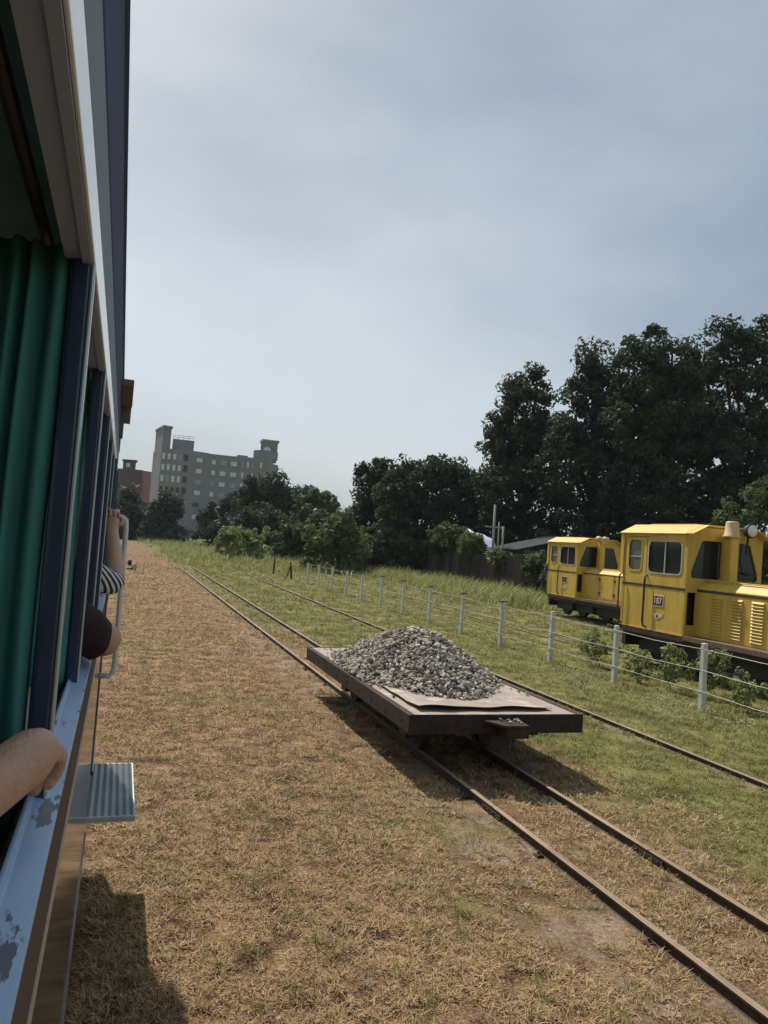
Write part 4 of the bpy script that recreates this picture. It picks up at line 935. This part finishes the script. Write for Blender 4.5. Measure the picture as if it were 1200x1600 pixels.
for side in (0, 1):
    mir = (lambda v: v) if side == 0 else (lambda v: -2.0-v)
    def xx(a, b): a, b = mir(a), mir(b); return min(a, b), max(a, b)
    for y0, y1 in ((YA, DY0), (DY1, YB)):
        cb('lower_panel', *xx(XO-.045, XO), y0, y1, BOT, Z(-.492), M['coachbrown'])
        cb('waist_panel', *xx(XO-.045, XO+.001), y0, y1, Z(-.4918), SILL-.014, M['coachmatt'])
        cb('cream_line', *xx(XO-.002, XO+.0035), y0, y1, Z(-.50), Z(-.484), M['cream'])
        cb('skirt_strip', *xx(XO-.002, XO+.006), y0, y1, BOT-.004, BOT+.02, M['coachbrown'])
        pol = [(mir(-.083), SILL-.0135), (mir(-.083), SILL+.006), (mir(-.078), SILL+.006), (mir(-.075), SILL+.001), (mir(XO+.002), SILL-.006), (mir(XO+.002), SILL-.0135)]
        cprism('window_sill', pol, y0, y1, M['sillblue'], .002)
        cb('sash_channel', *xx(-.112, -.0832), y0, y1, SILL-.06, SILL-.045, M['black'])
        cb('inner_ledge', *xx(-.165, -.1122), y0, y1, SILL-.06, SILL-.012, M['innercream'])
    posts = [1.04+.73*k for k in range(-7, 5)]
    for k, y in enumerate(posts):
        if side == 0 and -.5 < y < .9: continue
        cb('window_post', *xx(-.0905, -.063), y, y+.075, SILL-.0135, Z(.34), M['navy'], .006)
        cb('post_highlight', *xx(-.0648, -.0600), y-.002, y+.007, SILL+.001, Z(.33), M['edgelight'], .002)  # thin strip added to stand for the glint on the post edge
    # window head and cantrail
    cb('window_head', *xx(-.098, -.0765), YA, YB, Z(.335), Z(.40), M['headgrey'])
    cb('head_lip', *xx(-.0762, -.0652), YA, YB, Z(.330), Z(.40), M['headgrey'])
    cb('drip_strip', *xx(-.0650, -.0605), YA, YB, Z(.333), Z(.392), M['white'], .002)
    cb('cantrail', *xx(-.098, -.0640), YA, YB, Z(.3922), Z(.53), M['greyblue'])
    cb('roof_gutter', *xx(-.10, -.0625), YA, YB+.25, Z(.5302), Z(.80), M['roofblue'], .006)
    cb('inner_wall', *xx(XI-.05, XI-.015), YA, DY0, BOT+.1, SILL-.03, M['innercream'])
    cb('door_post', *xx(-.105, XO-.002), DY0, DY0+.05, BOT+.02, Z(.335), M['navy'], .005)
    cb('door_post', *xx(-.105, XO-.002), DY1-.05, DY1, BOT+.02, Z(.335), M['navy'], .005)
    if side == 0:
        cb('end_panel', *xx(-.10, -.062), DY1, YB, SILL, Z(.335), M['navy'])
        cb('door_canopy', -.0625, -.002, 4.05, 4.80, Z(.70), Z(.735), M['bracketgrey'], .004)
        cb('canopy_bracket', -.0622, -.006, 4.79, 4.80, Z(.60), Z(.70), M['bracketgrey'])
        cb('lamp_bracket', -.0624, -.045, 5.0, 5.3, Z(.56), Z(.72), M['bracketgrey'])
# roof vault, floor, ends
prf = []
for k in range(17):
    a = math.pi*k/16; prf.append((-1.0+.945*math.cos(a), Z(.795)+.30*math.sin(a)))
prf2 = [(-1.0+(p[0]+1.0)*.97, p[1]-.03) for p in prf][::-1]
cprism('roof', prf+prf2, YA, YB+.25, M['roofblue'])
cb('ceiling', -1.90, -.10, YA+.01, YB-.01, Z(.52), Z(.529), M['inner'])
cb('floor', -1.90, -.10, YA, YB, BOT+.06, BOT+.10, M['inner'])
cb('end_wall', -1.90, -.10, YA, YA+.04, BOT+.1, Z(.52), M['inner'])
cb('end_wall', -1.90, -.10, YB-.04, YB, BOT+.1, Z(.52), M['navy'])
cb('partition', -1.90, -.10, DY0-.06, DY0-.03, BOT+.1, Z(.52), M['inner'])
cb('underframe', -1.75, -.25, YA+.2, YB-.2, BOT-.12, BOT+.055, M['under'])
for s in (-1, 1):
    cb('floor_beam', *sorted((-1.0+s*.84, -1.0+s*.90)), YA+.05, YB-.05, BOT-.02, BOT+.058, M['under'])
for yc in (-3.0, 4.2):
    for s in (-1, 1):
        cb('bogie_side', *sorted((-1.0+s*.52, -1.0+s*.58)), yc-.85, yc+.85, .32, .50, M['under'], .02)
        for q in (-.55, .55):
            MB().lathe([(.05, -.06), (.2, -.03), (.235, -.05), (.235, .03), (.265, .04), (.265, .06), (.1, .06)] if s > 0 else [(.05, .06), (.2, .03), (.235, .05), (.235, -.03), (.265, -.04), (.265, -.06), (.1, -.06)], (s*.40, yc+q-cc_o.y, .238), 22, 'x').build('wheel', M['under'], cc)
    for q in (-.55, .55): MB().tube([(-.42, yc+q-cc_o.y, .238), (.42, yc+q-cc_o.y, .238)], .04, 10).build('axle', M['under'], cc)
    cb('bogie_bolster', -1.55, -.45, yc-.2, yc+.2, .35, BOT-.12, M['under'])
# seats
for q, y in enumerate((-3.2, -1.9, -.75, .05, 1.55, 2.35, 3.2)):
    for x0, x1 in ((-.72, -.155), (-1.85, -1.28)):
        st = cb('seat', x0, x1, y, y+.45, BOT+.44, BOT+.52, M['curtain'], .02)
        cb('seat_back', x0, x1, y-.09, y-.01, BOT+.44, BOT+1.02, M['curtain'], .02); cb('seat_leg', (x0+x1)/2-.2, (x0+x1)/2+.2, y+.05, y+.38, BOT+.1, BOT+.44, M['under'])
# curtains, bunched up against the posts
def curtain(y0, xa, xb, seed, amp=.011, wl=.031):
    nn = 90; pts = []
    for k in range(nn+1):
        u = k/nn; x = xa+(xb-xa)*u; pts.append((x+.004*math.sin(u*23+seed), y0+.02*u+amp*math.sin(2*math.pi*(x-xa)/wl+1.1*math.sin(u*9+seed))+.006*math.sin(u*13+seed)))
    V = []
    for z in np.linspace(SILL-.045, Z(.35), 12):
        t_ = (z-SILL)/.70
        for (a, b) in pts: V.append((a-cc_o.x+.004*math.sin(b*40+z*6), b-cc_o.y+.010*math.sin(z*4+seed)*(1-t_), z-cc_o.z))
    o = MB().add(V, [(j*(nn+1)+i, j*(nn+1)+i+1, (j+1)*(nn+1)+i+1, (j+1)*(nn+1)+i) for j in range(11) for i in range(nn)]).build('curtain', M['curtain'], cc, smooth=True)
    md = o.modifiers.new('s', 'SOLIDIFY'); md.thickness = .003
for k in range(0, 5): curtain(1.045+.73*k, -.094, -.36 if k == 0 else -.20, 2+k)
MBc = MB().tube([(-.125-cc_o.x, -2-cc_o.y, Z(.365)-cc_o.z), (-.125-cc_o.x, 4.05-cc_o.y, Z(.365)-cc_o.z)], .008, 8).build('curtain_rod', M['black'], cc)
# door handrail and step
hr = [(-.047, 4.33, Z(.030)), (.0, 4.33, Z(.034)), (.018, 4.33, Z(.020)), (.022, 4.33, Z(-.03)), (.026, 4.33, Z(-.75)), (.022, 4.33, Z(-.80)), (0, 4.33, Z(-.822)), (-.047, 4.33, Z(-.82))]
o = MB().tube([Vector(p)-cc_o for p in hr], .0145, 10).build('handrail', M['handrail'], cc, smooth=True)
MB().tube([Vector((-.03, 4.33, Z(.00)))-cc_o, Vector((-.03, 4.33, Z(.075)))-cc_o], .011, 8).build('rail_bracket', M['handrail'], o, smooth=True)
SX0, SX1, SY0, SY1, SZ = -.16, .205, 4.42, 5.40, Z(-1.60)
stp = cb('door_step', SX0, SX1, SY0, SY1, SZ-.022, SZ-.005, M['steppaint'], .002)
mb = MB()
for k in range(44):
    y = SY0+.025+k*(SY1-SY0-.05)/43; nn = 18
    pts = [(SX0+.01+(SX1-SX0-.02)*q/nn, y+(.007 if q % 2 else -.007)) for q in range(nn+1)]
    V = []
    for a, b in pts: V += [(a-cc_o.x, b-.005-cc_o.y, SZ-.0055-cc_o.z), (a-cc_o.x, b-.003-cc_o.y, SZ+.001-cc_o.z), (a-cc_o.x, b+.004-cc_o.y, SZ-.0055-cc_o.z)]
    mb.add(V, [f for i in range(nn) for f in ((3*i, 3*i+3, 3*i+4, 3*i+1), (3*i+1, 3*i+4, 3*i+5, 3*i+2))])
mb.build('tread', M['steppaint'], stp)
for y in (SY0, SY1-.012): cb('step_edge', SX0, SX1, y+.0005, y+.0115, SZ-.034, SZ-.0225, M['steppaint'], 0, stp)
for y in (SY0+.15, SY1-.15): cb('step_hanger', -.15, -.11, y, y+.03, SZ-.02, BOT+.06+.03, M['under'], 0, stp)

# ------------------------------------------------------------------ people in the coach
def skin_obj(name, chains, m, parent=None, sub=2, branch=None):
    """chains: list of [(pos, radius or (rx, ry)), ...]; every chain its own island, first vertex its root"""
    V = []; E = []; Rr = []; roots = []
    for ch in chains:
        b = len(V); roots.append(b)
        for i, (p, r_) in enumerate(ch):
            V.append(tuple(p)); Rr.append(r_ if isinstance(r_, tuple) else (r_, r_))
            if i: E.append((b+i-1, b+i))
    for a, p in (branch or []): E.append((a, p))
    me = bpy.data.meshes.new(name); me.from_pydata(V, E, [])
    o = link(name, me, m, parent); o.modifiers.new('skin', 'SKIN')
    for i, sv in enumerate(me.skin_vertices[0].data): sv.radius = Rr[i]; sv.use_root = i in roots
    s = o.modifiers.new('sub', 'SUBSURF'); s.levels = sub; s.render_levels = sub
    for md in o.modifiers:
        if md.type == 'SKIN': md.use_smooth_shade = True; md.branch_smoothing = .6
    return o
def person(label, pel, sh_l, elbow, wrist, hand, skin, shirt, sleeve, face_y=1, sleeve_r=.062, stripes=False, forearm_r=(.046, .044, .034)):
    """a seated passenger; the arm on the window side is given in world points, the rest of the body sits on the seat"""
    pel = Vector(pel); P_ = thing('person', (pel.x, pel.y, pel.z-.10), 0, label, 'person'); o_ = Vector((pel.x, pel.y, pel.z-.10))
    l = lambda p: Vector(p)-o_
    chest = pel+Vector((0, 0, .38)); neck = pel+Vector((0, .02*face_y, .50)); head = pel+Vector((0, .05*face_y, .64))
    far = pel+Vector((-.19, 0, .40)); fe = far+Vector((-.05, .12*face_y, -.26)); fw = fe+Vector((.12, .20*face_y, -.02))
    k1 = pel+Vector((.09, .40*face_y, .0)); k2 = pel+Vector((-.09, .40*face_y, .0))
    f1 = k1+Vector((.0, .04*face_y, -.34)); f2 = k2+Vector((.0, .04*face_y, -.34))
    sh = Vector(sh_l); el = Vector(elbow); wr = Vector(wrist)
    main = [(l(pel), (.15, .11)), (l(pel+Vector((0, 0, .18))), (.14, .10)), (l(chest), (.15, .10)), (l(neck), .055), (l(head+Vector((0, 0, -.05))), (.068, .075)), (l(head+Vector((0, 0, .05))), (.075, .085)), (l(head+Vector((0, 0, .10))), (.05, .06))]
    arm = [(l(chest+Vector((.10, 0, .0))), .06), (l(sh), .055), (l(sh.lerp(el, .5)), .047), (l(el), .040), (l(el.lerp(wr, .3)), forearm_r[0]), (l(el.lerp(wr, .65)), forearm_r[1]*.92), (l(wr), (forearm_r[2]*.9, forearm_r[2]*.75))]
    palm, fingers = hand
    arm += [(l(p), r_) for p, r_ in palm]
    chains = [main, arm, [(l(chest+Vector((-.10, 0, 0))), .06), (l(far), .055), (l(fe), .04), (l(fw), .03), (l(fw+Vector((.05, .06*face_y, -.01))), (.035, .02))],
              [(l(pel+Vector((.07, 0, 0))), .085), (l(k1), .06), (l(f1), .042), (l(f1+Vector((0, .12*face_y, -.01))), .032)],
              [(l(pel+Vector((-.07, 0, 0))), .085), (l(k2), .06), (l(f2), .042), (l(f2+Vector((0, .12*face_y, -.01))), .032)],
              [(l(head+Vector((0, .07*face_y, .01))), .014), (l(head+Vector((0, .098*face_y, -.012))), .013)],
              [(l(head+Vector((.075, 0, .01))), .012), (l(head+Vector((.082, -.01, -.015))), .014)], [(l(head+Vector((-.075, 0, .01))), .012), (l(head+Vector((-.082, -.01, -.015))), .014)]]
    for fch in fingers: chains.append([(l(p), r_) for p, r_ in fch])
    skin_obj('body', chains, skin, P_)
    skin_obj('shirt', [[(l(pel+Vector((0, 0, .02))), (.165, .125)), (l(pel+Vector((0, 0, .18))), (.155, .115)), (l(chest), (.165, .115)), (l(neck+Vector((0, 0, -.06))), .08)],
                       [(l(chest+Vector((-.10, 0, 0))), .075), (l(far), .07), (l(far.lerp(fe, .6)), .06)]], shirt, P_)
    skin_obj('trousers', [[(l(pel+Vector((.07, 0, 0))), .097), (l(k1), .072), (l(f1+Vector((0, 0, .06))), .056)], [(l(pel+Vector((-.07, 0, 0))), .097), (l(k2), .072), (l(f2+Vector((0, 0, .06))), .056)]], M['trousers'], P_)
    skin_obj('hair', [[(l(head+Vector((0, -.03*face_y, -.03))), (.074, .055)), (l(head+Vector((0, -.03*face_y, .05))), (.082, .075)), (l(head+Vector((0, .0, .115))), (.06, .07))]], M['hair'], P_)
    # sleeve on the window-side arm
    pts = [Vector(p) for p in sleeve]; n_ = len(pts)
    rs = sleeve_r if isinstance(sleeve_r, (list, tuple)) else [sleeve_r]*n_
    o = skin_obj('sleeve', [[(l(chest+Vector((.10, 0, 0))), .078)]+[(l(p), r_) for p, r_ in zip(pts, rs)]], stripes or shirt, P_)
    tx_ = bpy.data.textures.new('cloth folds', 'CLOUDS'); tx_.noise_scale = .045; dm = o.modifiers.new('folds', 'DISPLACE'); dm.texture = tx_; dm.strength = .016; dm.mid_level = .5
    return P_
# striped cloth: bands in the object's own space
def striped():
    m = bpy.data.materials.new('black and white striped cloth'); m.use_nodes = True; t = m.node_tree; n = t.nodes; k = t.links.new
    tc = n.new('ShaderNodeTexCoord'); wv = n.new('ShaderNodeTexWave'); wv.wave_type = 'BANDS'; wv.bands_direction = 'DIAGONAL'; wv.inputs['Scale'].default_value = 17; wv.inputs['Distortion'].default_value = 1.2; wv.inputs['Detail Scale'].default_value = .6
    rp = n.new('ShaderNodeValToRGB'); rp.color_ramp.interpolation = 'CONSTANT'; rp.color_ramp.elements[0].color = (.02, .02, .025, 1); rp.color_ramp.elements[1].position = .5; rp.color_ramp.elements[1].color = (.62, .62, .62, 1)
    k(tc.outputs['Object'], wv.inputs['Vector']); k(wv.outputs['Fac'], rp.inputs[0]); k(rp.outputs[0], n['Principled BSDF'].inputs['Base Color']); n['Principled BSDF'].inputs['Roughness'].default_value = .9
    return m
M['striped'] = striped()
seat_z = BOT+.62
# hand on the near sill
W0 = Vector((-.098, .865, Z(-.275)))
palm = [((-.078, .905, Z(-.262)), (.042, .032)), ((-.066, .950, Z(-.275)), (.041, .026))]
fg = []
for q, (dx, dl) in enumerate(((-.034, .92), (-.012, 1.0), (.010, .96), (.030, .8))):
    b = Vector((-.080+dx*.75, .948+.010*q*.6, Z(-.266)-abs(dx)*.15))
    fg.append([(b-Vector((0, .03, 0)), .012), (b, .0150), (b+Vector((.010, .030*dl, -.014)), .0115), (b+Vector((.008, .040*dl, -.042*dl)), .0100), (b+Vector((-.004, .036*dl, -.068*dl)), .0085)])
fg.append([(Vector((-.108, .895, Z(-.285))), .014), (Vector((-.112, .925, Z(-.305))), .0125), (Vector((-.106, .955, Z(-.325))), .0105)])
person('person whose bare hand rests on the blue window sill by the green curtain', (-.46, .22, seat_z), (-.30, .24, Z(-.14)), (-.26, .60, Z(-.31)), W0, (palm, fg), M['skin'], M['shirtgrey'],
       [(-.30, .24, Z(-.14)), (-.285, .40, Z(-.22))], sleeve_r=[.07, .062], forearm_r=(.052, .048, .040))
# bare elbow and dark sleeve
el = Vector((-.000, 2.02, Z(-.300)))
wr = Vector((-.20, 2.28, Z(-.30)))
def simple_hand(w_, d, side):
    d = Vector(d).normalized(); s = Vector(side).normalized()
    palm = [(w_+d*.04, (.036, .02)), (w_+d*.085, (.040, .018))]
    fg = [[(w_+d*.075+s*o, .0105), (w_+d*(.075+.045*l_)+s*o*1.1, .0098), (w_+d*(.075+.08*l_)+s*o*1.1+Vector((0, 0, -.015)), .008)] for o, l_ in ((-.030, .85), (-.010, 1), (.010, .97), (.030, .8))]
    fg.append([(w_+d*.03-s*.03, .012), (w_+d*.055-s*.052, .0105), (w_+d*.085-s*.058, .009)])
    return palm, fg
person('person with a bare elbow and dark sleeve out of the coach window', (-.47, 1.80, seat_z), (-.27, 1.84, Z(-.10)), el, wr, simple_hand(wr, (-.2, .25, -.02), (0, 0, 1)), M['skin2'], M['shirtdark'],
       [(-.27, 1.84, Z(-.10)), (-.13, 1.93, Z(-.215)), (-.035, 1.985, Z(-.285)), (-.022, 1.995, Z(-.290))], sleeve_r=[.075, .066, .060, .055])
# striped sleeve, forearm up, hand on the handrail
el = Vector((.0, 3.55, Z(-.285))); wr = Vector((-.050, 3.95, Z(-.085)))
hd = Vector((-.045, 4.30, Z(-.045)))
wr = Vector((-.042, 3.86, Z(-.045)))
person('person in a black and white striped sleeve holding the door handrail', (-.47, 3.42, seat_z), (-.27, 3.44, Z(-.12)), el, wr,
       ([(wr+Vector((-.002, .03, .035)), (.036, .022)), (wr+Vector((-.004, .055, .075)), (.04, .02))],
        [[(wr+Vector((-.004+o, .05, .07)), .0105), (wr+Vector((-.006+o, .075, .105*l_)), .0098), (wr+Vector((-.022+o, .088, .110*l_)), .0085)] for o, l_ in ((-.030, .9), (-.010, 1), (.010, .98), (.030, .86))]
        + [[(wr+Vector((.03, .025, .03)), .0125), (wr+Vector((.045, .045, .055)), .011), (wr+Vector((.035, .065, .075)), .009)]]),
       M['skin2'], M['shirtgrey'], [(-.27, 3.44, Z(-.12)), (-.10, 3.52, Z(-.235)), (-.004, 3.552, Z(-.282)), (-.012, 3.62, Z(-.235))], sleeve_r=[.075, .066, .056, .052], stripes=M['striped'])

# ------------------------------------------------------------------ hazy air
hz_ = MB().box(-420, 420, -60, 420, -1.0, 34).mesh('haze')
hm = bpy.data.materials.new('thin pale haze'); hm.use_nodes = True; ht = hm.node_tree; ht.nodes.clear()
pv_ = ht.nodes.new('ShaderNodeVolumePrincipled'); pv_.inputs['Color'].default_value = (.80, .90, 1.0, 1); pv_.inputs['Density'].default_value = .0002
ho = ht.nodes.new('ShaderNodeOutputMaterial'); ht.links.new(pv_.outputs[0], ho.inputs['Volume'])
tag(link('haze', hz_, hm), 'thin pale haze in the air', 'haze', kind='stuff')
